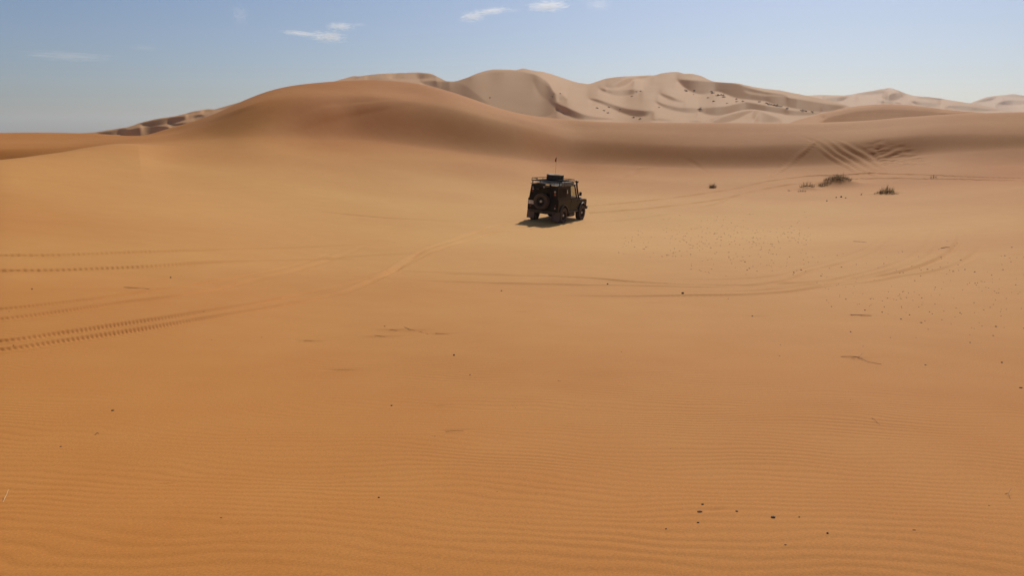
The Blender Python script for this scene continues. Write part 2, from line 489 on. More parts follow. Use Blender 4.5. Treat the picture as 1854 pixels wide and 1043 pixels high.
for k, q in enumerate([(1568,252,1612,292,0.22), (1580,255,1622,294,0.2), (1592,250,1610,278,0.2), (1622,262,1645,294,0.18), (1638,262,1664,296,0.2), (1600,262,1634,297,0.2), (1626,255,1652,286,0.14)]):
    scar(*q, 60 + 3 * k)
# rough, kicked up foot of the dune left of the tracks
# small wind scours and dents behind debris
def dent(px, py, lx, ly, a):
    az, r, z = hit(px, py)
    x0, y0 = r * math.sin(az), r * math.cos(az)
    i0, i1 = np.searchsorted(azs, az - 0.06), np.searchsorted(azs, az + 0.06)
    j0, j1 = np.searchsorted(rows, r - 1.5), np.searchsorted(rows, r + 1.5)
    dx, dy = (X[i0:i1, j0:j1] - x0) / lx, (Y[i0:i1, j0:j1] - y0 - 0.15 * (X[i0:i1, j0:j1] - x0)) / ly
    e = np.exp(-dx * dx - dy * dy)
    CARVE[i0:i1, j0:j1] += 0.65 * a * e * (-dy * 1.6 - 0.5)
    FLAT[i0:i1, j0:j1] *= 1 - 0.8 * e
for q in [(708,598,.22,.06,.03), (742,599,.26,.05,.025), (800,605,.2,.05,.02), (690,610,.3,.05,.02), (560,618,.16,.05,.022), (618,671,.15,.05,.02), (822,781,.1,.035,.014), (792,736,.07,.03,.012),
          (618,470,.35,.09,.05), (682,437,.5,.1,.05), (725,448,.4,.08,.03), (1075,441,.35,.07,.03), (1185,549,.2,.05,.02), (1375,573,.22,.05,.022), (948,565,.14,.04,.02), (1560,571,.25,.05,.03), (1556,438,.4,.07,.04), (1708,449,.3,.06,.03),
          (250,522,.2,.06,.03), (298,878,.05,.025,.01), (1300,925,.06,.03,.01), (1555,650,.2,.06,.02)]:
    dent(*q)
# drift mounds under the grass tufts
MOUNDS = [(1513,336,1.5,0.62), (1461,343,0.75,0.22), (1605,350,0.8,0.22), (1290,338,0.4,0.12)]
for px, py, w, hgt in MOUNDS:
    az, r, z = hit(px, py)
    x0, y0 = r * math.sin(az), r * math.cos(az)
    i0, i1 = np.searchsorted(azs, az - 0.1), np.searchsorted(azs, az + 0.1)
    j0, j1 = np.searchsorted(rows, r - 6), np.searchsorted(rows, r + 6)
    e = np.exp(-(((X[i0:i1, j0:j1] - x0) / w) ** 2 + ((Y[i0:i1, j0:j1] - y0) / (w * 0.8)) ** 2))
    CARVE[i0:i1, j0:j1] += hgt * e

Z = ZS + RIP * FLAT + CARVE
ZTOP = ZS + CARVE
def top(x, y):
    az, r = math.atan2(x, y), math.hypot(x, y)
    i = int(np.clip(np.searchsorted(azs, az), 1, len(azs) - 1))
    t = (az - azs[i - 1]) / (azs[i] - azs[i - 1])
    c = ZTOP[i - 1] * (1 - t) + ZTOP[i] * t
    return float(np.interp(r, rows, c))

def sheet(name, X, Y, Z, material, wrap=False, pale=None):
    n, m = X.shape
    co = np.stack([X, Y, Z], -1).reshape(-1, 3)
    idx = np.arange(n * m).reshape(n, m)
    if wrap: idx = np.concatenate([idx, idx[:1]], 0)
    q = np.stack([idx[:-1, :-1], idx[1:, :-1], idx[1:, 1:], idx[:-1, 1:]], -1).reshape(-1, 4)[:, ::-1]
    me = bpy.data.meshes.new(name)
    if wrap:                                             # close the middle with a fan of triangles
        co = np.concatenate([co, [[0, 0, Z[:, 0].mean()]]])
        c = len(co) - 1
        tri = np.stack([idx[1:, 0], idx[:-1, 0], np.full(n, c)], -1)[:, ::-1]
    else:
        tri = np.zeros((0, 3), int)
    me.vertices.add(len(co)); me.vertices.foreach_set('co', co.astype(np.float32).ravel())
    lo = np.concatenate([q.ravel(), tri.ravel()]).astype(np.int32)
    me.loops.add(len(lo)); me.loops.foreach_set('vertex_index', lo)
    st = np.concatenate([np.arange(len(q)) * 4, len(q) * 4 + np.arange(len(tri)) * 3]).astype(np.int32)
    me.polygons.add(len(st)); me.polygons.foreach_set('loop_start', st)
    me.polygons.foreach_set('use_smooth', np.ones(len(st), bool))
    me.update(calc_edges=True)
    me.validate()
    me.materials.append(material)
    if pale is not None:
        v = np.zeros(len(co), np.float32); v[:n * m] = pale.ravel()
        a = me.attributes.new('lightened_sand', 'FLOAT', 'POINT'); a.data.foreach_set('value', v)
    return link_mesh(name, me)

# sand colour paler round the vehicle; edge falloff and dune-face shade painted into it
LIGHT_TONE = np.exp(-(((X - 2) / 25) ** 2 + ((Y - 39) / 25) ** 2) ** 1.0)
LIGHT_TONE = np.clip(LIGHT_TONE * 0.9 + 0.12 * perlin(X / 9, Y / 7, 71) * np.clip(RR / 8, 0, 1), 0, 1)
LIGHT_TONE = np.maximum(LIGHT_TONE, np.clip((RR - 88) / 60, 0, 0.7))
g = sheet('sand_ground', X, Y, Z, M_SAND, wrap=True, pale=LIGHT_TONE)
tag(g, 'orange rippled desert sand with tyre tracks and a long dune', kind='structure')

# ------------------------------------------------------------------ the far dunes
# Each is a height field whose steep slip faces and gentle windward slopes follow the shapes seen from the
# viewpoint; distance grows from a stated foot distance by integrating the ground slope along every azimuth.
NEARCREST = [(-200,243), (0,243), (180,244), (255,249), (300,236), (350,222), (395,206), (450,183), (500,166), (560,155), (620,150), (680,148.5), (740,153), (790,163), (850,181), (900,198), (950,210), (1000,216), (1050,220), (1100,223), (1200,225), (1440,225), (1560,221), (1650,213), (1750,207), (1854,205), (2100,206)]
def c5(*p): return [(500 + x * .2697, 100 + y * .2697) for x, y in p]
def c6(*p): return [(980 + x * .2373, 100 + y * .2373) for x, y in p]
def c7(*p): return [(1380 + x * .2557, 130 + y * .2557) for x, y in p]
def c8(*p): return [(x * .2697, 130 + y * .2697) for x, y in p]

RX0, RX1, RY0, RY1, RS = 100.0, 2060.0, 100.0, 260.0, 2       # raster of face steepness, half pixel cells
def raster(polys, blur=(3, 5)):
    w, h = int((RX1 - RX0) * RS), int((RY1 - RY0) * RS)
    gx, gy = np.meshgrid(RX0 + (np.arange(w) + .5) / RS, RY0 + (np.arange(h) + .5) / RS)
    D = np.zeros((h, w))
    for val, pts in polys:
        P = np.array(pts)
        for _ in range(2):                                   # round the corners (Chaikin)
            Q = np.roll(P, -1, 0)
            P = np.stack([P * .75 + Q * .25, P * .25 + Q * .75], 1).reshape(-1, 2)
        x0, x1 = int((P[:, 0].min() - RX0) * RS) - 1, int((P[:, 0].max() - RX0) * RS) + 2
        y0, y1 = int((P[:, 1].min() - RY0) * RS) - 1, int((P[:, 1].max() - RY0) * RS) + 2
        x0, y0 = max(x0, 0), max(y0, 0)
        sx, sy = gx[y0:y1, x0:x1], gy[y0:y1, x0:x1]
        ins = np.zeros(sx.shape, bool)
        for (ax, ay), (bx, by) in zip(P, np.roll(P, -1, 0)):
            if ay == by: continue
            ins ^= ((ay > sy) != (by > sy)) & (sx < (bx - ax) * (sy - ay) / (by - ay) + ax)
        sub = D[y0:y1, x0:x1]
        D[y0:y1, x0:x1] = np.where(ins, np.maximum(sub, val) if val > 0 else np.maximum(0, sub + val), sub)
    D = smooth_az(D, blur[0])
    return smooth_az(D.T.copy(), blur[1]).T

def pix(az, te):
    yc = np.cos(az) * cP - te * sP; zc = np.cos(az) * sP + te * cP
    return 927 + FPX * np.sin(az) / yc, 521.5 - FPX * zc / yc

TRACED = {}
def traced_dune(name, label, skyline, foot_r, darks, s_light, s_dark, material, n=170, seed=1, step=1.5, mu=0.08, lat=0.12):
    sa = np.array([ray(*p) for p in skyline]); na = np.array([ray(*p) for p in NEARCREST])
    az = np.arange(sa[0, 0], sa[-1, 0], math.radians(0.041) * step)
    k = np.ones(7) / 7
    tsk = np.interp(az, sa[:, 0], sa[:, 1])
    tsk = np.convolve(np.pad(tsk, 3, mode='edge'), k, 'valid')
    tsk += 0.00022 * perlin(az * 140, az * 0 + seed, seed) + 0.0001 * perlin(az * 500, az * 0 + seed, seed + 1)
    tft = np.interp(az, na[:, 0], na[:, 1])
    tsk = np.maximum(tsk, tft + 0.0004)
    r0 = np.interp(pix(az, tft)[0], [p[0] for p in foot_r], [p[1] for p in foot_r])
    D = raster(darks, (2, 3))
    t = np.linspace(0, 1, n)
    TE = tft[:, None] + (tsk - tft)[:, None] * t[None, :]
    # wanted run of the ground on a regular azimuth x elevation lattice, then the height field whose slopes fit it best
    dte, daz = 0.0004, az[1] - az[0]
    ev = np.arange(tft.min() - 0.006, tsk.max() + 0.012, dte)
    px, py = pix(az[:, None], ev[None, :])
    fx = np.clip((px - RX0) * RS - .5, 0, D.shape[1] - 2); fy = np.clip((py - RY0) * RS - .5, 0, D.shape[0] - 2)
    ix, iy = fx.astype(int), fy.astype(int); ux, uy = fx - ix, fy - iy
    d = (D[iy, ix] * (1 - ux) + D[iy, ix + 1] * ux) * (1 - uy) + (D[iy + 1, ix] * (1 - ux) + D[iy + 1, ix + 1] * ux) * uy
    d = np.clip(d + 0.05 * perlin(px / 60, py / 14, seed + 5) + 0.02 * perlin(px / 30, py / 5, seed + 6), -0.15, 1.2)
    s = np.maximum(s_light + (s_dark - s_light) * d, ev[None, :] + 0.03)
    G = 1 / (s - ev[None, :])
    inside = (ev[None, :] >= tft[:, None] - 0.002) & (ev[None, :] <= tsk[:, None] + 0.002)
    Gm = (G * inside).sum(0) / np.maximum(inside.sum(0), 1)
    Gm = np.where(inside.sum(0) > 0, Gm, np.median(Gm[inside.sum(0) > 0]))
    Gd = (G - Gm) * inside
    Na, Ne = Gd.shape
    f_ = np.zeros_like(Gd); f_[:, 1:-1] = -(Gd[:, 2:] - Gd[:, :-2]) / (2 * dte)
    H = -lat * np.clip(d, 0, 1) * G * inside                  # slip faces also turn away from the sun sideways
    f_[1:-1] -= mu * (H[2:] - H[:-2]) / (2 * daz)
    F = np.fft.rfft2(np.block([[f_, f_[:, ::-1]], [f_[::-1], f_[::-1, ::-1]]]))
    ka = (2 - 2 * np.cos(2 * PI * np.fft.fftfreq(2 * Na)))[:, None] / daz ** 2
    ke = (2 - 2 * np.cos(2 * PI * np.fft.rfftfreq(2 * Ne)))[None, :] / dte ** 2
    den = mu * ka + ke; den[0, 0] = 1
    F = F / den; F[0, 0] = 0
    v = np.fft.irfft2(F, s=(2 * Na, 2 * Ne))[:Na, :Ne]
    u = np.maximum.accumulate(v + np.cumsum(Gm)[None, :] * dte, axis=1)
    lnR = np.empty((Na, n))
    for q in range(Na):
        lnR[q] = np.interp(TE[q], ev, u[q])
    base_ = np.array([np.interp(tft.mean(), ev, u[q]) for q in range(Na)])
    base_ = smooth_az(base_[:, None], 60)
    R = np.exp(lnR - base_ + np.log(r0)[:, None])
    Zd = ZC + R * TE
    # hidden approach in front of the foot and slope behind the skyline
    f = np.array([0.70, 0.78, 0.85, 0.91, 0.96])
    Rf = R[:, :1] * f; Zf = Zd[:, :1] - (R[:, :1] - Rf) * 0.32
    bk = np.array([2., 6., 14., 30., 60., 110., 180.])
    Rb = R[:, -1:] + bk; Zb_ = Zd[:, -1:] - 0.30 * bk - 0.2
    R = np.concatenate([Rf, R, Rb], 1); Zd = np.maximum(np.concatenate([Zf, Zd, Zb_], 1), -8)
    e = np.radians([0.3, 0.8, 1.6, 3.0, 5.0])
    azx = np.concatenate([az[0] - e[::-1], az, az[-1] + e])
    R = np.concatenate([np.repeat(R[:1], 5, 0), R, np.repeat(R[-1:], 5, 0)])
    fall = (e[:, None] * R[:1]) * 0.30
    Zd = np.concatenate([np.maximum(Zd[:1] - fall[::-1], -8), Zd, np.maximum(Zd[-1:] - (e[:, None] * R[-1:]) * 0.30, -8)])
    A = azx[:, None]
    tag(sheet(name, R * np.sin(A), R * np.cos(A), Zd, material), label, kind='structure')
    TRACED[name] = (az, TE, R[5:-5, 5:-7], Zd[5:-5, 5:-7])

traced_dune('background_dunes', 'pale field of high dunes with sinuous crests behind the long dune',
  [(490,172),(505,164),(530,156),(552,152),(570,150),(590,151),(605,147),(622,142),(640,137),(650,138),(665,135.5),(690,133),(730,131.5),(760,130.5),(782,133),(795,140),(808,146.5),(822,147.5),(838,143),(850,138.5),(862,133),(880,127.5),(895,125),(920,125.5),(938,126.5),(945,122.5),(950,124),(965,127),(985,130),(1000,134),(1020,141),(1045,149),(1066,152),(1080,147.5),(1092,143),(1110,139.5),(1130,138),(1160,136.5),(1188,135.5),(1200,131.5),(1215,130),(1228,129.5),(1238,133),(1255,133),(1270,137),(1290,147),(1312,149),(1335,150),(1360,156),(1380,159.5),(1411,163),(1457,172),(1500,181),(1534,191),(1575,203),(1610,217)],
  [(490,190),(800,195),(1000,185),(1440,180),(1610,200)],
  [(.8, c6((55,330),(110,365),(200,400),(310,450),(440,475),(600,488),(310,492),(230,472),(140,425),(75,375))),
   (.85, c6((350,325),(430,335),(520,365),(600,395),(660,410),(780,425),(865,420),(830,450),(790,465),(700,465),(640,445),(560,415),(480,375),(400,345))),
   (.7, c6((430,245),(480,260),(560,268),(640,263),(720,260),(775,263),(740,285),(680,300),(600,308),(540,300),(480,275))),
   (.6, c6((480,240),(560,222),(620,187),(680,168),(705,180),(680,215),(620,238),(560,250))),
   (.5, c6((700,165),(780,158),(860,153),(820,172),(740,178))),
   (.8, c6((1035,182),(1100,188),(1200,193),(1300,202),(1480,212),(1560,240),(1660,268),(1750,286),(1880,300),(1880,365),(1700,348),(1600,338),(1480,325),(1400,290),(1330,268),(1280,292),(1200,297),(1130,270),(1080,235))),
   (-.45, c6((1530,262),(1640,285),(1800,303),(1880,312),(1800,318),(1650,306),(1560,290))),
   (.7, c6((860,345),(920,368),(1000,388),(1080,403),(1180,398),(1200,430),(1150,442),(1040,427),(940,402))),
   (.55, c6((890,285),(960,302),(1050,337),(1110,357),(1060,360),(970,335))),
   (.8, c6((1190,405),(1300,398),(1420,388),(1520,362),(1560,354),(1640,370),(1740,388),(1880,405),(1880,445),(1700,425),(1590,410),(1480,432),(1380,462),(1280,455),(1210,432))),
   (.6, c6((830,492),(900,480),(1010,494),(900,500))), (.6, c6((1100,502),(1180,497),(1250,508),(1180,514))),
   (.42, [(800,150),(860,136),(900,129),(945,128),(985,140),(1000,160),(1012,188),(1000,212),(940,212),(880,194),(820,168)]),
   (.62, [(965,142),(985,146),(1000,165),(1008,185),(985,180),(970,160)]),
   (.35, c6((70,290),(150,290),(200,330),(140,345),(80,330))),
   (.6, c5((520,172),(560,150),(610,138),(700,148),(800,163),(660,168))),
   (.4, c5((580,135),(700,122),(900,117),(1040,124),(1080,145),(950,158),(800,156),(660,142))),
   (.6, c5((1030,168),(1150,178),(1260,190),(1320,240),(1440,330),(1300,300),(1100,222),(950,182))),
   (.6, c5((20,236),(60,222),(110,203),(165,188),(150,212),(80,236))), (.5, c5((180,200),(220,180),(290,188),(240,200))),
   (.8, c7((-20,172),(120,172),(260,193),(430,222),(620,245),(520,272),(430,287),(300,272),(150,242),(60,226))),
   (.65, c7((-20,250),(140,262),(300,283),(450,290),(300,312),(100,298)))],
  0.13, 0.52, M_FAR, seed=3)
traced_dune('middle_dune', 'smooth low dune right behind the crest of the long dune',
  c7((170,375),(200,357),(300,326),(440,290),(560,260),(680,240),(780,231),(900,227),(1040,234),(1180,250),(1320,270),(1450,281),(1600,291),(1700,300)),
  [(1400,125),(1850,132)],
  [(.75, c7((420,335),(560,300),(700,272),(900,262),(1100,272),(1300,292),(1500,296),(1200,318),(900,350),(700,370),(450,372))), (.35, c7((380,320),(560,272),(700,252),(900,240),(1100,252),(1300,280),(1100,285),(700,290),(480,330)))],
  0.13, 0.50, M_SAND, n=80, seed=7)
traced_dune('pale_dune', 'small pale double crested dune between the long dune and the high dunes',
  c6((1180,525),(1230,508),(1300,480),(1400,450),(1500,425),(1550,415),(1590,411),(1640,413),(1680,420),(1760,437),(1854,452),(1950,480),(2050,515)),
  [(1250,150),(1470,150)],
  [(.5, c6((1270,515),(1400,462),(1500,436),(1585,418),(1640,418),(1560,455),(1480,495),(1380,520))), (.35, c6((1665,425),(1740,452),(1854,492),(1760,512),(1620,510),(1640,470)))],
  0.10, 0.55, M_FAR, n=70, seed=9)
traced_dune('left_dunes', 'shaded dunes sloping up behind the left shoulder of the long dune',
  c8((440,420),(480,413),(560,410),(640,405),(760,385),(860,370),(950,338),(1060,313),(1190,294),(1290,267),(1340,257),(1400,248),(1480,253),(1560,240),(1660,220)),
  [(120,200),(450,142)],
  [(.7, c8((640,412),(760,395),(860,373),(830,400),(760,428),(690,425))), (.95, c8((930,352),(1060,318),(1200,302),(1290,288),(1390,288),(1250,322),(1120,348),(1000,367))),
   (.95, c8((790,415),(880,385),(1000,366),(1100,366),(1155,380),(1060,408),(960,435),(850,435))), (.7, c8((1110,357),(1220,344),(1320,328),(1250,357))), (.7, c8((1240,278),(1340,260),(1440,253),(1380,265),(1280,284)))],
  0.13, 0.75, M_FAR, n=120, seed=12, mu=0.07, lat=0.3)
traced_dune('distant_dunes', 'hazy dunes with a pointed peak far away on the right',
  [(1400,200),(1430,178),(1457,173),(1480,171.5),(1510,172),(1530,172.5),(1545,170),(1560,167),(1580,164),(1600,160),(1611,158.5),(1622,161.5),(1635,167),(1648,171.5),(1662,174),(1680,175),(1700,177.5),(1720,181),(1740,184),(1760,187),(1790,193),(1830,202),(1860,212)],
  [(1400,600),(1860,760)],
  [(.7, c7((420,192),(520,178),(620,178),(560,207),(480,212))), (.7, c7((850,188),(900,163),(955,145),(990,180),(960,198),(880,203))), (.55, c7((790,212),(900,205),(1010,225),(880,225))),
   (.7, c7((1030,203),(1130,213),(1260,225),(1240,250),(1120,243))), (.6, c7((1070,180),(1200,178),(1310,190),(1200,197))), (.65, c7((1280,242),(1400,235),(1560,258),(1720,275),(1500,278),(1380,267))), (.5, c7((640,160),(760,140),(890,120),(860,150),(760,165)))],
  0.085, 0.56, M_FAR, n=130, seed=15)
traced_dune('farthest_dune', 'palest hazy dune at the far right edge of the horizon',
  [(1730,200),(1748,190),(1765,183),(1780,177),(1800,173),(1815,172),(1835,169.5),(1850,172),(1870,175),(1910,180),(1960,190),(2000,205)],
  [(1730,1250),(2000,1300)],
  [(.6, c7((1500,215),(1580,192),(1660,180),(1620,205))), (.6, c7((1640,228),(1720,205),(1810,196),(1900,215),(1800,235))), (.5, c7((1690,172),(1790,158),(1900,180),(1780,178)))],
  0.085, 0.55, M_FAR, n=80, seed=18)

def fat(px, py):
    """where a sight line meets the background dunes"""
    az, te = ray(px, py)
    a, TE, R, Zd = TRACED['background_dunes']
    i = int(np.clip(np.searchsorted(a, az), 0, len(a) - 1))
    if te > TE[i, -1] or te < TE[i, 0]: return None
    r = float(np.interp(te, TE[i], R[i]))
    return Vector((r * math.sin(az), r * math.cos(az), ZC + r * te))

# ------------------------------------------------------------------ mesh builder
class MB:
    def __init__(self): self.bm = bmesh.new()
    def box(self, x0, x1, y0, y1, z0, z1, bev=0.0, M=None):
        r = bmesh.ops.create_cube(self.bm, size=1.0)
        vs_ = r['verts']
        for v in vs_:
            v.co = Vector(((x0 + x1) / 2 + v.co.x * (x1 - x0), (y0 + y1) / 2 + v.co.y * (y1 - y0), (z0 + z1) / 2 + v.co.z * (z1 - z0)))
            if M is not None: v.co = M @ v.co
        if bev:
            es = list({e for v in vs_ for e in v.link_edges})
            bmesh.ops.bevel(self.bm, geom=es, offset=bev, segments=2, affect='EDGES', profile=0.5)
        return self
    def hull(self, a, b):
        """solid between two matching polygons (lists of 3D points)"""
        n = len(a)
        va = [self.bm.verts.new(p) for p in a]; vb = [self.bm.verts.new(p) for p in b]
        f = [self.bm.faces.new(va[::-1]), self.bm.faces.new(vb)]
        for i in range(n):
            f.append(self.bm.faces.new((va[i], va[(i + 1) % n], vb[(i + 1) % n], vb[i])))
        bmesh.ops.recalc_face_normals(self.bm, faces=f)
        return self
    def prism_x(self, yz, x0, x1):
        return self.hull([(x0, y, z) for y, z in yz], [(x1, y, z) for y, z in yz])
    def tube(self, pts, r, n=8, r1=None):
        pts = [Vector(p) for p in pts]
        rings = []
        for i, p in enumerate(pts):
            t = (pts[min(i + 1, len(pts) - 1)] - pts[max(i - 1, 0)]).normalized()
            u = t.orthogonal().normalized(); w = t.cross(u)
            if rings:
                u = (pu - t * pu.dot(t)).normalized(); w = t.cross(u)
            pu = u
            rr = r if r1 is None else r + (r1 - r) * i / (len(pts) - 1)
            rings.append([self.bm.verts.new(p + (u * math.cos(2 * PI * k / n) + w * math.sin(2 * PI * k / n)) * rr) for k in range(n)])
        for a, b in zip(rings[:-1], rings[1:]):
            for k in range(n):
                self.bm.faces.new((a[k], a[(k + 1) % n], b[(k + 1) % n], b[k]))
        self.bm.faces.new(rings[0][::-1]); self.bm.faces.new(rings[-1])
        return self
    def lathe_x(self, prof_, n=40, closed=True, flip=1):
        """turn (x, radius) pairs about the x axis"""
        rings = []
        for x, r in prof_:
            rings.append([self.bm.verts.new((x, r * math.cos(2 * PI * k / n), r * math.sin(2 * PI * k / n))) for k in range(n)])
        m = len(rings)
        for i in range(m if closed else m - 1):
            a, b = rings[i], rings[(i + 1) % m]
            for k in range(n):
                self.bm.faces.new((a[k], a[(k + 1) % n], b[(k + 1) % n], b[k]))
        return self
    def mesh(self, name, material, smooth=None):
        bmesh.ops.recalc_face_normals(self.bm, faces=self.bm.faces)
        me = bpy.data.meshes.new(name)
        self.bm.to_mesh(me); self.bm.free()
        me.materials.append(material)
        if smooth is not None:
            me.polygons.foreach_set('use_smooth', np.ones(len(me.polygons), bool))
            me.set_sharp_from_angle(angle=math.radians(smooth))
        return me
    def build(self, name, material, parent=None, smooth=None):
        return link_mesh(name, self.mesh(name, material, smooth), parent)

DUST = (0.30, 0.19, 0.105)
M_PAINT = dusty('dark_paint', (0.0050, 0.0042, 0.0056), DUST, 0.015, 0.25, 0.10)
M_ROOF = dusty('roof_paint', (0.014, 0.015, 0.018), DUST, 0.05, 0.28, 0.4)
M_PLAST = dusty('black_plastic', (0.012, 0.011, 0.015), DUST, 0.1, 0.4, 0.35)
M_FLAP = dusty('dusty_rubber', (0.09, 0.075, 0.07), DUST, 0.25, 0.6, 0.2)
M_TYRE = dusty('tyre_rubber', (0.018, 0.016, 0.016), DUST, 0.26, 0.6, 0.25)
M_RIM = dusty('black_rim', (0.005, 0.005, 0.006), DUST, 0.02, 0.35, 0.2)
M_STEEL = mat('bare_steel', (0.55, 0.54, 0.52), 0.3, 0.9, nscale=30, namt=0.15)
M_RACK = mat('rack_black', (0.012, 0.012, 0.014), 0.8, 0.0, 0.1, nscale=12, namt=0.3)
M_ALU = mat('grey_aluminium', (0.12, 0.12, 0.125), 0.4, 0.6, nscale=20, namt=0.25)
M_WHITE = mat('plate_white', (0.55, 0.53, 0.52), 0.5, nscale=18, namt=0.12)
M_INK = mat('plate_ink', (0.03, 0.015, 0.015), 0.6, nscale=40, namt=0.2)
M_PALE = mat('pale_sticker', (0.34, 0.30, 0.27), 0.5, nscale=25, namt=0.2)
M_CLEAR = mat('white_lens', (0.36, 0.32, 0.30), 0.2, nscale=40, namt=0.15)
M_AMBER = mat('amber_lens', (0.34, 0.10, 0.04), 0.2, nscale=40, namt=0.15)
M_RED = mat('red_lens', (0.20, 0.02, 0.015), 0.2, nscale=40, namt=0.15)
M_FLAG = mat('red_cloth', (0.20, 0.018, 0.012), 0.8, nscale=10, namt=0.2)
M_SEAT = mat('seat_cloth', (0.02, 0.02, 0.022), 0.8, nscale=30, namt=0.2)

def glass_mat(name, tint, refl):
    m = bpy.data.materials.new(name); m.use_nodes = True
    N, L = m.node_tree.nodes, m.node_tree.links
    N.clear()
    t = N.new('ShaderNodeBsdfTransparent'); t.inputs[0].default_value = (*tint, 1)
    g = N.new('ShaderNodeBsdfGlossy'); g.inputs['Roughness'].default_value = 0.06
    g.inputs[0].default_value = (refl, refl, refl, 1)
    n = N.new('ShaderNodeTexNoise'); n.inputs['Scale'].default_value = 6
    mr = N.new('ShaderNodeMapRange'); mr.inputs['To Min'].default_value = 0.03; mr.inputs['To Max'].default_value = 0.12
    L.new(n.outputs['Fac'], mr.inputs['Value']); L.new(mr.outputs[0], g.inputs['Roughness'])
    f = N.new('ShaderNodeFresnel'); f.inputs['IOR'].default_value = 1.45
    mx = N.new('ShaderNodeMixShader'); o = N.new('ShaderNodeOutputMaterial')
    ge = N.new('ShaderNodeNewGeometry'); iv = N.new('ShaderNodeMath'); iv.operation = 'SUBTRACT'; iv.inputs[0].default_value = 1.0
    L.new(ge.outputs['Backfacing'], iv.inputs[1]); ml = N.new('ShaderNodeMath'); ml.operation = 'MULTIPLY'      # reflect at the outer face only
    L.new(f.outputs[0], ml.inputs[0]); L.new(iv.outputs[0], ml.inputs[1])
    L.new(ml.outputs[0], mx.inputs[0]); L.new(t.outputs[0], mx.inputs[1]); L.new(g.outputs[0], mx.inputs[2]); L.new(mx.outputs[0], o.inputs[0])
    return m
M_GLASS = glass_mat('clear_glass', (0.86, 0.88, 0.84), 0.9)
M_TINT = glass_mat('tinted_glass', (0.012, 0.012, 0.013), 0.3)

# ------------------------------------------------------------------ the vehicle
car = bpy.data.objects.new('off_road_car', None)
C.objects.link(car)
car.matrix_world = CAR_M
tag(car, 'black boxy off-road car with roof rack and rear spare wheel on the sand', 'car')

def arch(cy, r=0.47, z0=0.42, zb=0.58, n=9, rev=False):
    a0 = math.asin((zb - z0) / r)
    p = [(cy + r * math.cos(a), z0 + r * math.sin(a)) for a in np.linspace(a0, PI - a0, n)]
    return p[::-1] if rev else p
WB = 2.36
XB = 0.835                                               # half width of the lower body
xw = lambda z: 0.795 - (z - 1.15) * 0.12                   # upper walls lean in

b = MB()
for s in (-1, 1):
    # rear quarter and front wing skins with their wheel openings
    b.prism_x([(-0.70, 0.58), (-0.70, 1.15), (0.82, 1.15), (0.82, 0.58)] + arch(0), s * 0.775, s * XB)
    b.prism_x([(1.74, 0.60), (1.74, 1.10), (2.60, 1.09), (2.86, 1.06), (2.90, 0.98), (2.90, 0.72)] + arch(WB, zb=0.60), s * 0.785, s * XB)
    b.hull([(s * 0.56, 1.74, 1.06), (s * 0.56, 1.74, 1.10), (s * 0.56, 2.86, 1.065), (s * 0.56, 2.86, 1.02)],
           [(s * 0.784, 1.74, 1.06), (s * 0.784, 1.74, 1.10), (s * 0.784, 2.86, 1.065), (s * 0.784, 2.86, 1.02)])
    b.box(s * 0.56 if s > 0 else -0.784, s * 0.784 if s > 0 else -0.56, 2.80, 2.895, 0.72, 1.015, 0.01)
    b.box(min(s * .45, s * .774), max(s * .45, s * .774), -0.46, 0.46, 0.90, 0.94)
b.box(-0.774, 0.774, -0.655, 1.70, 0.56, 0.62)            # floor
b.box(-0.774, 0.774, 1.70, 1.74, 0.60, 1.20)              # bulkhead
b.box(-0.774, 0.774, -0.70, -0.655, 0.60, 1.148)          # rear lower panel
b.box(-0.558, 0.558, 2.76, 2.86, 0.66, 1.06, 0.01)        # radiator panel
b.box(-0.55, 0.55, 1.75, 2.75, 0.60, 0.98)                # engine bay
b.build('body', M_PAINT, car)

u = MB()
def wall(m, s, y0, y1, z0, z1, t=0.03, y0t=None, y1t=None):
    y0t, y1t = (y0 if y0t is None else y0t), (y1 if y1t is None else y1t)
    m.hull([(s * xw(z0), y0, z0), (s * xw(z0), y1, z0), (s * xw(z1), y1t, z1), (s * xw(z1), y0t, z1)],
           [(s * (xw(z0) - t), y0, z0), (s * (xw(z0) - t), y1, z0), (s * (xw(z1) - t), y1t, z1), (s * (xw(z1) - t), y0t, z1)])
for s in (-1, 1):
    wall(u, s, -0.69, 0.43, 1.15, 1.28); wall(u, s, -0.69, 0.43, 1.72, 1.84)
    wall(u, s, -0.69, -0.55, 1.28, 1.72); wall(u, s, -0.215, -0.175, 1.28, 1.72); wall(u, s, 0.33, 0.43, 1.28, 1.72)
    wall(u, s, 0.43, 0.56, 1.15, 1.44); wall(u, s, 0.43, 0.56, 1.62, 1.84)
    wall(u, s, 0.56, 0.82, 1.15, 1.84)
# rear upper wall either side of the door, and above it
for s in (-1, 1):
    u.hull([(s * 0.375, -0.70, 1.15), (s * (xw(1.15) - .032), -0.70, 1.15), (s * (xw(1.84) - .032), -0.69, 1.84), (s * 0.375, -0.69, 1.84)],
           [(s * 0.375, -0.665, 1.15), (s * (xw(1.15) - .032), -0.665, 1.15), (s * (xw(1.84) - .032), -0.655, 1.84), (s * 0.375, -0.655, 1.84)])
u.box(-0.372, 0.372, -0.69, -0.655, 1.79, 1.84)
# windscreen frame
for s in (-1, 1):
    u.hull([(s * .70, 1.74, 1.20), (s * .76, 1.74, 1.20), (s * .70, 1.50, 1.84), (s * .64, 1.50, 1.84)],
           [(s * .70, 1.70, 1.20), (s * .76, 1.70, 1.20), (s * .70, 1.46, 1.84), (s * .64, 1.46, 1.84)])
u.box(-0.638, 0.638, 1.465, 1.505, 1.77, 1.84)
u.box(-0.03, 0.03, 1.47, 1.50, 1.60, 1.768)
u.build('hard_top', M_PAINT, car)

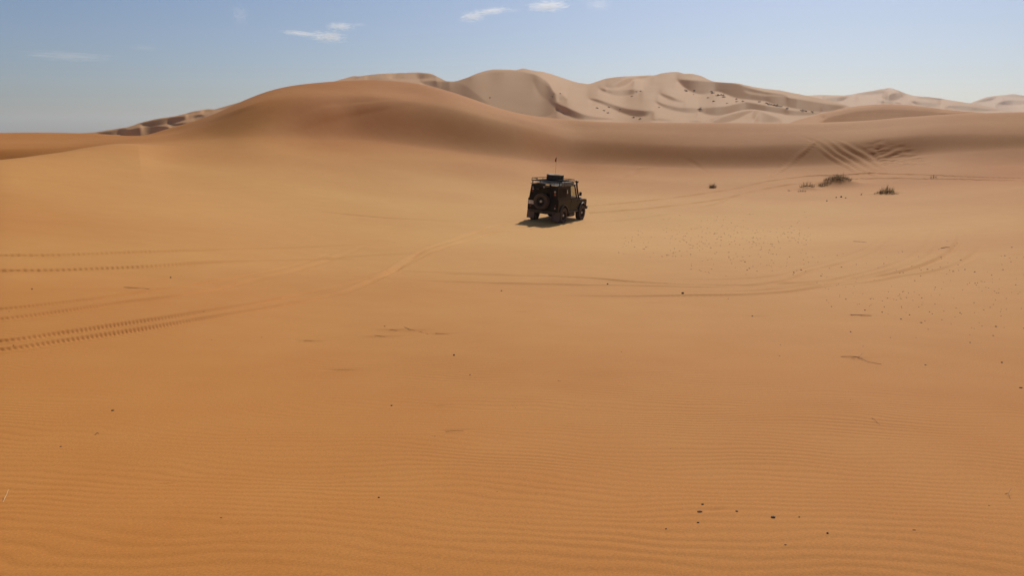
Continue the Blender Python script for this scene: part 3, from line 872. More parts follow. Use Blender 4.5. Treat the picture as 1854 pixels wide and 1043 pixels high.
# roof skin, slightly domed with a gutter
r_ = MB()
ys = np.linspace(-0.72, 1.55, 10); xs = np.linspace(-1, 1, 13)
V = [[r_.bm.verts.new((x * 0.745, y, 1.842 + 0.115 * (1 - abs(x) ** 3.2) * min(1, 0.55 + 2.2 * min(y + 0.72, 1.55 - y)))) for x in xs] for y in ys]
for i in range(len(ys) - 1):
    for j in range(len(xs) - 1):
        r_.bm.faces.new((V[i][j], V[i][j + 1], V[i + 1][j + 1], V[i + 1][j]))
ex = bmesh.ops.solidify(r_.bm, geom=list(r_.bm.faces), thickness=0.02)
roof = r_.build('roof', M_ROOF, car, 40)
g_ = MB()
for s in (-1, 1):
    g_.box(min(s * .735, s * .765), max(s * .735, s * .765), -0.715, 1.52, 1.842, 1.868, 0.006)
g_.build('gutter', M_PAINT, roof)

# bonnet
bn = MB()
bn.hull([(-0.56, 1.745, 1.105), (-0.54, 1.745, 1.20), (0.54, 1.745, 1.20), (0.56, 1.745, 1.105)],
        [(-0.56, 2.84, 1.07), (-0.54, 2.84, 1.125), (0.54, 2.84, 1.125), (0.56, 2.84, 1.07)])
bn.hull([(-0.30, 1.80, 1.199), (-0.28, 1.80, 1.225), (0.28, 1.80, 1.225), (0.30, 1.80, 1.199)],
        [(-0.30, 2.78, 1.131), (-0.28, 2.78, 1.155), (0.28, 2.78, 1.155), (0.30, 2.78, 1.131)])
bn.build('bonnet', M_ROOF, car)
# windscreen pane
w = MB()
w.hull([(-.69, 1.722, 1.21), (.69, 1.722, 1.21), (.635, 1.487, 1.77), (-.635, 1.487, 1.77)],
       [(-.69, 1.716, 1.21), (.69, 1.716, 1.21), (.635, 1.481, 1.77), (-.635, 1.481, 1.77)])
w.build('windscreen', M_GLASS, car)
# side windows of the hard top
for s in (-1, 1):
    for y0, y1 in ((-0.549, -0.216), (-0.174, 0.329)):
        p = MB(); wall(p, s, y0, y1, 1.281, 1.719, 0.006); p.build('side_window', M_TINT, car)
    p = MB(); wall(p, s, 0.431, 0.559, 1.441, 1.619, 0.006); p.build('quarter_window', M_GLASS, car)
# front doors
for s in (-1, 1):
    d = MB()
    d.prism_x([(0.835, 0.58), (0.835, 1.15), (1.715, 1.15), (1.715, 0.75), (1.70, 0.58)], s * 0.785, s * (XB + 0.004))
    wall(d, s, 0.845, 1.70, 1.152, 1.21, 0.035)
    wall(d, s, 0.845, 0.90, 1.21, 1.80, 0.035)
    wall(d, s, 1.635, 1.70, 1.21, 1.80, 0.035, 1.43, 1.48)
    wall(d, s, 0.845, 1.48, 1.80, 1.836, 0.035)
    d = d.build('door', M_PAINT, car)
    p = MB(); wall(p, s, 0.901, 1.634, 1.211, 1.799, 0.006, 0.901, 1.43); p.build('window', M_GLASS, d)
    h = MB(); h.box(*sorted((s * .840, s * .868)), 0.90, 1.02, 1.03, 1.065, 0.008); h.build('handle', M_PLAST, d)
    for z in (0.70, 1.02):
        h = MB(); h.tube([(s * .8395, 1.69, z), (s * .862, 1.69, z)], 0.022); h.build('hinge', M_PLAST, d)
    mi = MB(); mi.tube([(s * .80, 1.66, 1.30), (s * .93, 1.70, 1.36)], 0.012); mi.box(*sorted((s * .88, s * 1.02)), 1.665, 1.715, 1.30, 1.50, 0.02); mi.build('mirror', M_PLAST, car)
# rear door with its window and hinges
d = MB(); d.box(-0.368, 0.368, -0.718, -0.705, 0.66, 1.785, 0.004)
d = d.build('rear_door', M_PAINT, car)
p = MB(); p.box(-0.29, 0.29, -0.726, -0.719, 1.30, 1.70, 0.002); p.build('rear_window', M_TINT, d)
h = MB(); h.box(0.26, 0.33, -0.745, -0.719, 1.05, 1.10, 0.006); h.build('handle', M_PLAST, d)
for z in (0.8, 1.2, 1.6):
    h = MB(); h.box(-0.41, -0.28, -0.735, -0.7185, z, z + 0.05, 0.004); h.build('hinge', M_PLAST, d)
# flared arches
for s in (-1, 1):
    for cy in (0, WB):
        m = MB()
        o_, i_ = arch(cy, 0.515, zb=0.56, n=13), arch(cy, 0.462, zb=0.56, n=13)
        for k in range(12):
            q = [o_[k], o_[k + 1], i_[k + 1], i_[k]]
            m.hull([(s * 0.8385, y, z) for y, z in q], [(s * (0.89 if 0 < j < 3 or True else .89), y, z - 0.01) for j, (y, z) in enumerate(q)])
        m.build('wheel_arch', M_PLAST, car)
# front bumper, rear crossmember, steps and tanks
m = MB(); m.box(-0.86, 0.86, 2.93, 3.05, 0.55, 0.70, 0.015); m.box(-.1, .1, 2.87, 2.93, .58, .66); m.build('front_bumper', M_PLAST, car)
m = MB(); m.box(-0.70, 0.70, -0.76, -0.702, 0.46, 0.595, 0.01); m.box(-0.05, 0.05, -0.90, -0.76, 0.46, 0.52, 0.01); m.tube([(0, -.88, .52), (0, -.88, .57)], 0.025); m.build('rear_crossmember', M_PLAST, car)
for s in (-1, 1):
    m = MB(); m.box(*sorted((s * .70, s * .86)), 0.56, 1.80, 0.475, 0.555, 0.015); m.build('side_step', M_PLAST, car)
    m = MB(); m.tube([(s * .62, 0.98, 0.34), (s * .62, 1.66, 0.34)], 0.125, 16); m.build('side_tank', M_PLAST, car, 40)
# chassis, axles
m = MB()
for s in (-1, 1): m.box(*sorted((s * .36, s * .44)), -0.70, 2.90, 0.44, 0.558)
m.build('chassis_rail', M_PLAST, car)
for y in (0, WB):
    m = MB(); m.tube([(-.70, y, .40), (.70, y, .40)], 0.055, 10)
    bmesh.ops.create_icosphere(m.bm, subdivisions=2, radius=0.15, matrix=Matrix.Translation((0.12, y, .40)))
    m.build('axle', M_PLAST, car, 40)

# wheels: shared tyre and rim meshes
TW, TR = 0.25, 0.395
def tyre_mesh():
    m = MB()
    h = TW / 2
    m.lathe_x([(-h * .70, .215), (-h * .92, .25), (-h, .31), (-h * .94, .362), (-h * .74, .381), (h * .74, .381), (h * .94, .362), (h, .31), (h * .92, .25), (h * .70, .215)], 44)
    for k in range(34):
        a = 2 * PI * k / 34
        for c, (x0, x1) in enumerate(((-.122, -.062), (-.05, -.006), (.006, .05), (.062, .122))):
            M = Matrix.Rotation(a + (0.5 * 2 * PI / 34 if c % 2 else 0), 4, 'X')
            m.box(x0, x1, -0.022, 0.022, 0.374, TR, M=M)
    return m.mesh('tyre', M_TYRE, 35)
def rim_mesh():
    m = MB()
    m.lathe_x([(-.09, .213), (.098, .216), (.104, .224), (.11, .216), (.085, .200), (.03, .195), (-.085, .195)], 40)
    m.lathe_x([(.02, .196), (.045, .08), (.05, .02), (.03, .02), (.03, .08), (.0, .196)], 40)
    for k in range(8):
        M = Matrix.Rotation(2 * PI * k / 8, 4, 'X')
        m.hull([M @ Vector(p) for p in ((.03, -.035, .185), (.03, .035, .185), (.045, .028, .07), (.045, -.028, .07))],
               [M @ Vector(p) for p in ((.075, -.028, .192), (.075, .028, .192), (.068, .02, .07), (.068, -.02, .07))])
    return m.mesh('rim', M_RIM, 35)
def hub_mesh():
    m = MB(); m.lathe_x([(.03, .062), (.085, .058), (.105, .035), (.108, .004), (.03, .004)], 20)
    return m.mesh('hub_cap', M_STEEL, 35)
ME_T, ME_R, ME_H = tyre_mesh(), rim_mesh(), hub_mesh()
def wheel(name, loc, rot):
    e = bpy.data.objects.new(name, None); C.objects.link(e); e.parent = car
    e.location = loc; e.rotation_euler = rot
    for n_, me in (('tyre', ME_T), ('rim', ME_R), ('hub_cap', ME_H)):
        link_mesh(n_, me, e)
    return e
for y in (0, WB):
    for s in (-1, 1):
        wheel('wheel', (s * 0.755, y, 0.385), (random.random() * 2, 0, 0 if s > 0 else PI))
sw = wheel('spare_wheel', (0.0, -0.90, 1.05), (0, 0, -PI / 2))
m = MB(); m.box(-.12, .12, -.79, -.719, .95, 1.15, .01); m.build('spare_carrier', M_PLAST, car)

# mud flaps
for x0, x1, z0, z1 in ((0.50, 0.90, 0.12, 0.52), (-0.90, -0.50, 0.14, 0.54)):
    m = MB()
    m.hull([(x0, -.56, z1), (x1, -.56, z1), (x1, -.60, z0), (x0, -.60, z0)], [(x0, -.545, z1), (x1, -.545, z1), (x1, -.585, z0), (x0, -.585, z0)])
    m.box(x0 + .02, x1 - .02, -.575, -.545, z1, z1 + 0.05)
    m.build('mud_flap', M_FLAP, car)
# lamps and small pale marks on the tail
def lamp(name, x, z, r, ma, d=0.035):
    m = MB(); m.tube([(x, -.702, z), (x, -.702 - d * .7, z), (x, -.702 - d, z)], r, 16, r * 0.8); m.build(name, ma, car, 30)
lamp('reversing_lamp', 0.60, 1.56, 0.052, M_CLEAR); lamp('tail_lamp', 0.615, 1.42, 0.052, M_AMBER)
lamp('tail_lamp', -0.60, 1.60, 0.045, M_CLEAR); lamp('tail_lamp', -0.61, 1.49, 0.045, M_RED)
lamp('brake_lamp', 0.68, 0.90, 0.035, M_RED); lamp('fog_lamp', 0.66, 0.76, 0.04, M_CLEAR)
lamp('brake_lamp', -0.68, 0.76, 0.035, M_RED)
for x0, x1, z0, z1 in ((-.06, .05, 1.745, 1.78), (-.05, .04, 1.705, 1.73), (-.66, -.56, 1.68, 1.71)):
    m = MB(); m.box(x0, x1, -.7235, -.7185, z0, z1); m.build('sticker', M_PALE, car)
m = MB(); m.box(.48, .60, -.76, -.70, 1.86, 1.90, .01); m.build('rack_bracket', M_CLEAR, car)  # pale bracket of the roof rack
# licence plate with two rows of characters
pl = MB(); pl.box(-0.80, -0.49, -0.725, -0.712, 0.85, 1.035, 0.004)
pl.box(-0.70, -0.60, -0.711, -0.70, 0.90, 1.0)
pl = pl.build('licence_plate', M_WHITE, car)
for txt, x, z in (('A S', -0.675, 0.955), ('8 5', -0.675, 0.868)):
    cu = bpy.data.curves.new('lettering', 'FONT'); cu.body = txt; cu.size = 0.085; cu.extrude = 0.001
    ob = bpy.data.objects.new('lettering', cu)
    dg = bpy.context.evaluated_depsgraph_get()
    C.objects.link(ob); dg.update()
    me = bpy.data.meshes.new_from_object(ob.evaluated_get(dg))
    bpy.data.objects.remove(ob); bpy.data.curves.remove(cu)
    me.materials.clear(); me.materials.append(M_INK)
    lo = link_mesh('lettering', me, pl)
    lo.location = (x, -0.7265, z); lo.rotation_euler = (PI / 2, 0, 0)

# roof rack
rk = MB()
for s in (-1, 1):
    rk.box(*sorted((s * .69, s * .72)), -0.74, 1.36, 2.00, 2.035, .006)
    rk.tube([(s * .705, -.70, 2.135), (s * .705, 0.2, 2.125), (s * .705, 1.30, 2.115)], 0.015)
    for y in (-.70, -.1, .55, 1.28): rk.tube([(s * .705, y, 2.03), (s * .705, y, 2.125)], 0.013)
    for y in (-.55, .3, 1.15): rk.box(*sorted((s * .715, s * .75)), y, y + .05, 1.86, 2.0, .004)
rk.box(-.69, .69, -.74, -.705, 2.0, 2.035, .006); rk.box(-.69, .69, 1.33, 1.36, 2.0, 2.035, .006)
rk.tube([(-.705, -.70, 2.135), (-.45, -.70, 2.135)], 0.015); rk.tube([(-.45, -.70, 2.03), (-.45, -.70, 2.14)], 0.012)
rk.tube([(-.705, 1.30, 2.115), (.705, 1.30, 2.115)], 0.015)
rack = rk.build('roof_rack', M_RACK, car)
sl = MB(); sl.box(-.685, .685, -.02, .02, 2.008, 2.03, .003); me_sl = sl.mesh('rack_slat', M_RACK)
for y in np.linspace(-.58, 1.2, 11):
    o = link_mesh('rack_slat', me_sl, rack); o.location = (0, y, 0)
# snorkel on the right windscreen pillar
m = MB()
m.tube([(.80, 2.02, 1.08), (.83, 1.86, 1.13), (.815, 1.77, 1.24), (.775, 1.60, 1.66), (.765, 1.53, 1.86), (.765, 1.51, 1.98)], 0.045, 12)
m.box(.70, .83, 1.44, 1.60, 1.96, 2.07, .02)
m.build('snorkel', M_PLAST, car, 40)
# headlamps and indicators on the front
for s in (-1, 1):
    m = MB(); m.tube([(s * .67, 2.896, .90), (s * .67, 2.93, .90), (s * .67, 2.945, .90)], 0.095, 20, 0.085); m.build('headlamp', M_CLEAR, car, 40)
m = MB()
for k in range(5): m.box(-.50, .50, 2.862, 2.872, .70 + k * .065, .73 + k * .065)
m.build('grille', M_PLAST, car)
# seats and steering wheel inside
for s in (-1, 1):
    m = MB(); m.box(*sorted((s * .16, s * .64)), .62, 1.12, .66, .95, .04)
    m.hull([(s * .16, .60, .93), (s * .64, .60, .93), (s * .60, .46, 1.40), (s * .20, .46, 1.40)], [(s * .16, .72, .93), (s * .64, .72, .93), (s * .60, .56, 1.40), (s * .20, .56, 1.40)])
    m.build('seat', M_SEAT, car)
m = MB(); m.box(-.72, .72, 1.55, 1.69, 1.02, 1.22, .03); m.build('dashboard', M_SEAT, car)
m = MB()
pts = [(-.36 + .19 * math.cos(a), 1.36 - .06 * math.sin(a), 1.24 + .18 * math.sin(a)) for a in np.linspace(0, 2 * PI, 21)]
m.tube(pts, 0.016); m.tube([(-.36, 1.36, 1.24), (-.36, 1.60, 1.10)], 0.02); m.tube([pts[0], pts[10]], .014)
m.build('steering_wheel', M_SEAT, car)
# whip aerial with its pennant
an = MB(); an.tube([(.46, -.55, 1.9), (.46, -.55, 2.4), (.465, -.555, 3.25)], 0.005, 6, 0.0025)
an = an.build('antenna', M_RACK, car)
fl = MB(); fl.hull([(.463, -.556, 3.23), (.463, -.556, 3.00), (.40, -.60, 3.02), (.42, -.58, 3.17)], [(.465, -.552, 3.23), (.465, -.552, 3.00), (.402, -.596, 3.02), (.422, -.576, 3.17)])
fl.build('pennant', M_FLAG, an)

# things carried on the rack
def on_rack(name, label, cat, group=None):
    e = bpy.data.objects.new(name, None); C.objects.link(e)
    tag(e, label, cat, group)
    return e
t = on_rack('spare_tyre', 'black spare tyre lying flat on top of the roof rack', 'tyre')
t.matrix_world = CAR_M @ Matrix.Translation((-0.06, 0.62, 2.175)) @ Matrix.Rotation(-PI / 2, 4, 'Y') @ Matrix.Scale(1.1, 4)
link_mesh('tyre', ME_T, t); link_mesh('rim', ME_R, t)
t = on_rack('traction_board', 'long grey perforated sand ladder strapped to the right side of the roof rack', 'sand ladder')
t.matrix_world = CAR_M @ Matrix.Translation((0.80, 0.30, 1.94)) @ Matrix.Rotation(0.10, 4, 'Y')
m = MB()
for z in (-.085, .085): m.box(-.018, .018, -.72, .72, z - .018, z + .018, .005)
for k in range(13):
    y = -.70 + k * 1.40 / 12
    m.box(-.014, .014, y - .025, y + .025, -.068, .068, .006)
m.build('panel', M_ALU, t)
for y in (-.45, .5):
    m = MB(); m.box(-.10, .022, y, y + .035, .104, .112); m.box(.019, .024, y, y + .035, -.11, .104); m.build('strap', M_RACK, t)
# ------------------------------------------------------------------ vegetation
M_BLADE = mat('dry_grass', (0.26, 0.17, 0.075), 0.8, nscale=8, namt=0.45)
M_BLADEG = mat('green_grass', (0.18, 0.16, 0.065), 0.8, nscale=8, namt=0.45)
M_DEAD = mat('dead_stems', (0.12, 0.07, 0.04), 0.9, nscale=10, namt=0.4)
M_STRAW = mat('straw', (0.55, 0.40, 0.22), 0.7, nscale=30, namt=0.2)
M_TWIG = mat('dry_twig', (0.22, 0.125, 0.06), 0.85, nscale=20, namt=0.3)
M_PEB = mat('dark_pebble', (0.07, 0.042, 0.028), 0.85, nscale=60, namt=0.4)
M_BUSH = mat('far_bush', (0.15, 0.11, 0.07), 0.9, nscale=3, namt=0.4)

for m_ in (M_BLADE, M_BLADEG):                            # thin blades let some of the sun through
    N, L = m_.node_tree.nodes, m_.node_tree.links
    pb = N['Principled BSDF']; ou = N['Material Output']
    tl = N.new('ShaderNodeBsdfTranslucent'); mxs = N.new('ShaderNodeMixShader'); mxs.inputs[0].default_value = 0.4
    L.new(pb.inputs['Base Color'].links[0].from_socket, tl.inputs['Color'])
    L.new(pb.outputs[0], mxs.inputs[1]); L.new(tl.outputs[0], mxs.inputs[2]); L.new(mxs.outputs[0], ou.inputs['Surface'])

def blades(R, n, spread, hmin, hmax, lean, wid=0.012, flat=0.6, base=None, mats=(M_BLADE, M_BLADEG, M_DEAD), share=(0.45, 0.2, 0.35)):
    """a tuft: many tapering bent blades rising from scattered roots; root heights follow the sand"""
    bm = bmesh.new()
    for _ in range(n):
        a = R.uniform(0, 2 * PI); d = spread * math.sqrt(R.random())
        x, y = d * math.cos(a), d * math.sin(a) * flat
        z = base(x, y) if base else 0
        h = R.uniform(hmin, hmax) * (1 - 0.45 * d / (spread + 1e-6))
        la = a + R.gauss(0, 0.9); ln = lean * R.uniform(0.2, 1.2) * h
        dx, dy = math.cos(la), math.sin(la)
        k = Vector((-dy, dx, 0)) * wid * R.uniform(0.6, 1.4)
        p0 = Vector((x, y, z - 0.05)); p1 = p0 + Vector((dx * ln * .35, dy * ln * .35, h * .6)); p2 = p0 + Vector((dx * ln, dy * ln, h))
        v = [bm.verts.new(p0 - k), bm.verts.new(p0 + k), bm.verts.new(p1 + k * .7), bm.verts.new(p1 - k * .7), bm.verts.new(p2)]
        f1, f2 = bm.faces.new(v[:4]), bm.faces.new((v[3], v[2], v[4]))
        q = R.random(); mi = 0 if q < share[0] else (1 if q < share[0] + share[1] else 2)
        f1.material_index = f2.material_index = mi
    me = bpy.data.meshes.new('blades'); bm.to_mesh(me); bm.free()
    for m_ in mats: me.materials.append(m_)
    return me

def tuft(px, py, n, spread, hmin, hmax, lean, label, name='grass_tuft', seed=0, stems=None, **kw):
    p = at(px, py); gz = top(p.x, p.y)
    R = random.Random(seed)
    e = bpy.data.objects.new(name, None); C.objects.link(e); e.location = (p.x, p.y, gz)
    tag(e, label, 'grass tuft')
    bl = link_mesh('blades', blades(R, n, spread, hmin, hmax, lean, base=lambda x, y: top(p.x + x, p.y + y) - gz, **kw), e); bl['kind'] = 'stuff'
    if stems:
        ds = link_mesh('dead_stems', blades(R, stems[0], stems[1], stems[2], stems[3], 1.1, wid=0.016, base=lambda x, y: top(p.x + x, p.y + y) - gz, mats=(M_DEAD, M_DEAD, M_TWIG)), e); ds['kind'] = 'stuff'
    return e
T_ = 'beside the curving wheel tracks'
tuft(1516, 336, 480, 1.15, 0.15, 0.55, 0.6, 'large dark grass clump on a sand mound right of the vehicle, the biggest of all', seed=3, stems=(360, 1.0, 0.08, 0.3), wid=0.010)
tuft(1527, 331, 90, 0.32, 0.5, 1.05, 0.35, 'tall greenish tuft rising from the right end of the largest grass clump', seed=4, wid=0.014, share=(.3, .55, .15))
tuft(1492, 339, 150, 0.5, 0.1, 0.42, 0.6, 'low straggly grass trailing off the left end of the largest clump', seed=5, stems=(70, .5, .06, .2))
tuft(1461, 342, 130, 0.55, 0.15, 0.75, 0.55, 'loose grass tuft with bare stems just left of the largest clump', seed=6, stems=(60, .6, .08, .3))
tuft(1452, 347, 60, 0.35, 0.1, 0.35, 0.6, 'thin low grass in front of the loose tuft left of the largest clump', seed=7)
tuft(1604, 351, 150, 0.5, 0.15, 0.75, 0.5, 'spiky dark grass tuft at the right, nearer than the largest clump', seed=8, stems=(70, .55, .08, .28))
tuft(1616, 352, 90, 0.4, 0.06, 0.26, 0.7, 'flat dark grass remnant on the right side of the spiky tuft', seed=9, stems=(50, .4, .05, .15))
tuft(1589, 352, 40, 0.35, 0.1, 0.32, 0.5, 'few short blades on the left side of the spiky tuft', seed=10)
tuft(1290, 340, 120, 0.26, 0.2, 0.62, 0.75, 'small round star-shaped grass tuft standing alone at the dune foot behind the vehicle', seed=11, stems=(40, .22, .08, .25))
tuft(1429, 346, 16, 0.12, 0.12, 0.4, 0.4, 'sparse upright sprig of grass left of the loose tuft', name='grass_sprig', seed=12)
tuft(1559, 353, 12, 0.06, 0.12, 0.38, 0.4, 'tiny lone sprig of grass between the largest clump and the spiky tuft', name='grass_sprig', seed=13)
tuft(1690, 322, 30, 0.25, 0.06, 0.4, 0.6, 'faint thin sprig of grass by the tracks at the foot of the right dune', name='grass_sprig', seed=14)

# bushes far off on the pale dunes
def bush_mesh(seed):
    R = random.Random(seed)
    bm = bmesh.new()
    for _ in range(70):
        d = Vector((R.gauss(0, .42), R.gauss(0, .36), abs(R.gauss(0, .36))))
        n_ = Vector((R.gauss(0, 1), R.gauss(0, 1), R.gauss(0, 1))).normalized()
        a = n_.orthogonal().normalized() * R.uniform(.08, .22); c = n_.cross(a)
        v = [bm.verts.new(d + a), bm.verts.new(d + c), bm.verts.new(d - a), bm.verts.new(d - c * .6)]
        bm.faces.new(v)
    me = bpy.data.meshes.new('desert_bush'); bm.to_mesh(me); bm.free(); me.materials.append(M_BUSH)
    return me
BM = [bush_mesh(s) for s in (1, 2, 3)]
bush_pts = [(1000,175,1.0),(1014,169.5,.8),(1081,196,.8),(1093,200.5,.9),(1100,205,1.0),(1102,194.5,.9),(1123,198,.7),(1147,213,.8),(1159,215.5,.9),(1144,174.5,.9),(1160,165,.8),(1152,166,.7),(1193,194.5,.7),
 (1242,165,1.5),(1257,164,.9),(1288,166,1.1),(1290,168.5,1.2),(1300,173,1.3),(1307,172.5,1.4),(1310,176,1.3),(1282,177,.8),(1292,183.5,1.0),(1267,198.5,1.5),(1333,179.5,.8),(1334,184,.8),(1345,183.5,.8),(1316,187,.6),(1375,184.5,.9),
 (1388,187.5,1.0),(1392,189.5,1.1),(1397,190,.9),(1402,191,1.0),(1407,192,1.2),(1413,193,1.0),(1452,200.5,1.1),(1458,201.5,.9),(1470,202.5,.9),(1425,197,1.0),(887,177,.7),(1256,171,.6)]
for k, (px, py, s) in enumerate(bush_pts):
    p = fat(px, py)
    if p is None: continue
    o = link_mesh('desert_bush', BM[k % 3])
    o.location = p; s *= 0.48; o.scale = (s, s, s * .8); o.rotation_euler = (0, 0, k * 1.7)
    if px < 1200:
        tag(o, 'tiny dark bush scattered on the left folds of the high pale dunes', 'bush', 'bushes on the left folds of the high dunes')
    elif px < 1370:
        tag(o, 'tiny dark bush on the slope below the right summit of the high dunes', 'bush', 'bushes below the right summit')
    else:
        tag(o, 'dark bush in the dense row along the low right end of the high dunes', 'bush', 'bushes in the row at the right end of the high dunes')

# ------------------------------------------------------------------ pebbles and droppings
def pebble_mesh(seed, flat=0.65):
    R = random.Random(seed)
    bm = bmesh.new(); bmesh.ops.create_icosphere(bm, subdivisions=1, radius=1)
    for v in bm.verts: v.co = Vector((v.co.x * R.uniform(.8, 1.15), v.co.y * R.uniform(.7, 1.05), v.co.z * flat * R.uniform(.8, 1.15)))
    me = bpy.data.meshes.new('pebble'); bm.to_mesh(me); bm.free(); me.materials.append(M_PEB)
    return me
PM = [pebble_mesh(s) for s in range(5)]
R = random.Random(21)
cand = []
while len(cand) < 500:
    if R.random() < 0.62:
        px, py = R.uniform(1120, 1470), R.triangular(382, 512, 425)
        if px < 1200 and R.random() < .6: continue
        if py > 470 and px < 1230: continue
    else:
        px, py = R.uniform(1450, 1856), R.triangular(425, 640, 520)
        if (px - 1450) * 0.55 + 440 < py - 60 and R.random() < .75: continue
    if R.random() < .45:                                  # gathered in loose drifts
        if perlin(np.array([px / 38.0]), np.array([py / 16.0]), 77)[0] < 0.05: continue
    p = at(px, py)
    if p.y > 75: continue
    s = min(0.027, 0.0118 + R.expovariate(1 / 0.005)) * (0.62 if py > 500 else 1)
    cand.append((s, p))
while len(cand) < 535:
    p = at(R.uniform(0, 1854), R.triangular(430, 1040, 560))
    cand.append((min(0.02, 0.006 + R.expovariate(1 / 0.004)) * (0.35 if math.hypot(p.x, p.y) < 9 else 1), p))
cand.sort(key=lambda c: -c[0] / c[1].length)
for k, (s, p) in enumerate(cand[:270]):
    o = link_mesh('pebble', PM[k % 5])
    o.location = (p.x, p.y, top(p.x, p.y) + s * 0.12); o.scale = (s * R.uniform(.9, 1.4), s, s); o.rotation_euler = (R.uniform(-.3, .3), R.uniform(-.3, .3), R.uniform(0, 6))
    az_, r_ = math.atan2(p.x, p.y), math.hypot(p.x, p.y)
    qx, qy = pix(np.array(az_), np.array((p.z - ZC) / r_))
    if qy > 640 or qx < 1100:
        tag(o, 'lone tiny dark pebble on the open rippled sand away from the gravelly patches', 'pebble', 'lone pebbles on the open sand')
    elif qy < np.interp(qx, [1100, 1400, 1600, 1780, 1860], [520, 510, 480, 430, 400]):
        tag(o, 'tiny dark pebble in the gravelly patch inside the sweep of the curving tracks', 'pebble', 'pebbles inside the curving tracks')
    else:
        tag(o, 'small dark pebble strewn on the sand outside the curving tracks at right', 'pebble', 'pebbles outside the curving tracks')
bm = bmesh.new()
for s, p in cand[270:]:
    bmesh.ops.create_icosphere(bm, subdivisions=1, radius=s, matrix=Matrix.Translation((p.x, p.y, top(p.x, p.y) + s * .3)))
me = bpy.data.meshes.new('fine_gravel'); bm.to_mesh(me); bm.free(); me.materials.append(M_PEB)
tag(link_mesh('fine_gravel', me), 'finest dark grains strewn among the pebbles on the sand', kind='stuff')

def bit(px, py, wpx, label, name='dropping', cat='dropping', asp=1.0, tall=0.6, rot=0.0, seed=0):
    """a single dark lump, its width given by its width in the picture"""
    p = at(px, py); d = (p - Vector((0, 0, ZC))).length
    s = wpx / 2 / FPX * d
    o = link_mesh(name, pebble_mesh(90 + seed, 1.0))
    o.location = (p.x, p.y, top(p.x, p.y) + s * tall * .5); o.scale = (s, s * asp, s * tall); o.rotation_euler = (0, 0, rot)
    tag(o, label, cat)
for k, q in enumerate([
 (1267,928,11,'widest dark dropping in the lower right foreground, left one of its row','dropping','dropping',.7,.35,.2),
 (1272,914,6,'small dark dropping just above the widest one in the lower foreground','dropping','dropping',.8,.45,.4),
 (1264,947,5,'small dark dropping just below the widest one in the lower foreground','dropping','dropping',.7,.4,0),
 (1334,927,6,'dark dropping between the widest one and the oval one in the foreground','dropping','dropping',.7,.45,0),
 (1400,938,8.5,'oval dark dropping in the lower right foreground, right one of its row','dropping','dropping',.8,.5,0),
 (1447,937,3,'tiny dark speck right of the oval dropping','dropping','dropping',.9,.6,0),
 (1498,967,4,'round black dropping on the lower right rippled sand','dropping','dropping',1,1,0),
 (1422,988,4.5,'lowest small dark dropping, near the bottom edge of the sand','dropping','dropping',.7,.5,0),
 (1206,959,4,'lone dark dropping left of the row of foreground droppings','dropping','dropping',.8,.6,0),
 (1655,961,6,'thin flat dark dropping in the lower right corner area','dropping','dropping',.5,.3,0),
 (686,902,4.5,'lone small dark dropping in the lower left centre','dropping','dropping',.8,.6,.3),
 (822,644,4.2,'round black dropping on the open sand below the vehicle','dropping','dropping',1,.9,0),
 (851,680,3,'tiny brown speck just below the round black dropping','pebble','pebble',1,.8,0),
 (709,735,4,'small dark pebble with a short drift of sand behind it','pebble','pebble',.8,.6,0),
 (908,527,3,'small dark pebble below and left of the vehicle','pebble','pebble',1,.8,0),
 (1100,515,3.4,'black pebble on the faint tracks below the vehicle','pebble','pebble',1,.8,0),
 (1236,532,6,'pointed brown stone on the lowest curving track','stone','stone',.8,.8,.5),
 (1362,573,3.6,'brown pebble with a short trail of sand under the curving tracks','pebble','pebble',1,.8,0),
 (1848,703,6,'flat dark dropping at the right edge of the sand','dropping','dropping',.5,.35,0),
 (1814,657,3.6,'small dark dropping near the right edge above the flat one','dropping','dropping',.8,.6,0),
 (309 ,503,3,'dark pebble between the two left pairs of tyre tracks','pebble','pebble',1,.8,0),
 (58,524,2.6,'tiny pebble near the left edge between the tyre tracks','pebble','pebble',1,.8,0),
 (1514,358,3,'dark stone on bare sand below the largest grass clump, left of two side by side','stone','stone',.9,.7,0),
 (1523,357,4.5,'biggest dark stone on bare sand below the largest grass clump','stone','stone',.8,.7,.3),
 (1531,358.5,3,'dark stone on bare sand below the largest grass clump, rightmost of its row','stone','stone',.9,.7,0),
 (1497,364,3,'lowest dark stone on bare sand below the largest grass clump, left of its row','stone','stone',.9,.7,0),
 (204,744,6,'short dark dropping on the lower left rippled sand','dropping','dropping',.5,.4,.1)]):
    bit(*q[:4], name=q[4], cat=q[5], asp=q[6], tall=q[7], rot=q[8], seed=k)

# ------------------------------------------------------------------ twigs and straws
def twig(paths, rpx, label, ma=M_TWIG, lift=0.3, name='twig', cat='twig'):
    P0 = at(*paths[0][0]); d = (P0 - Vector((0, 0, ZC))).length
    r = rpx * 0.36 / FPX * d
    m = MB()
    for path in paths:
        pts = []
        for q in path:
            p = at(q[0], q[1]); h = q[2] if len(q) > 2 else 0
            pts.append((p.x - P0.x, p.y - P0.y, top(p.x, p.y) + r * lift + h - P0.z))
        m.tube(pts, r, 6, r * 0.6)
    o = m.build(name, ma); o.location = P0
    tag(o, label, cat)
twig([[(5,910),(9,906,.01),(13,902,.02),(16.5,898,.035)]], 1.3, 'pale curved straw on the sand at the lower left edge', M_STRAW, name='straw', cat='straw')
twig([[(172,788),(176,786,.008),(179,785.5)]], 1.6, 'short dark bent twig on the lower left rippled sand', M_DEAD)
twig([[(224,520.5),(240,522.5,.01),(258,522,.01),(270,524.5)]], 1.2, 'thin curved twig lying above the upper double tyre track')
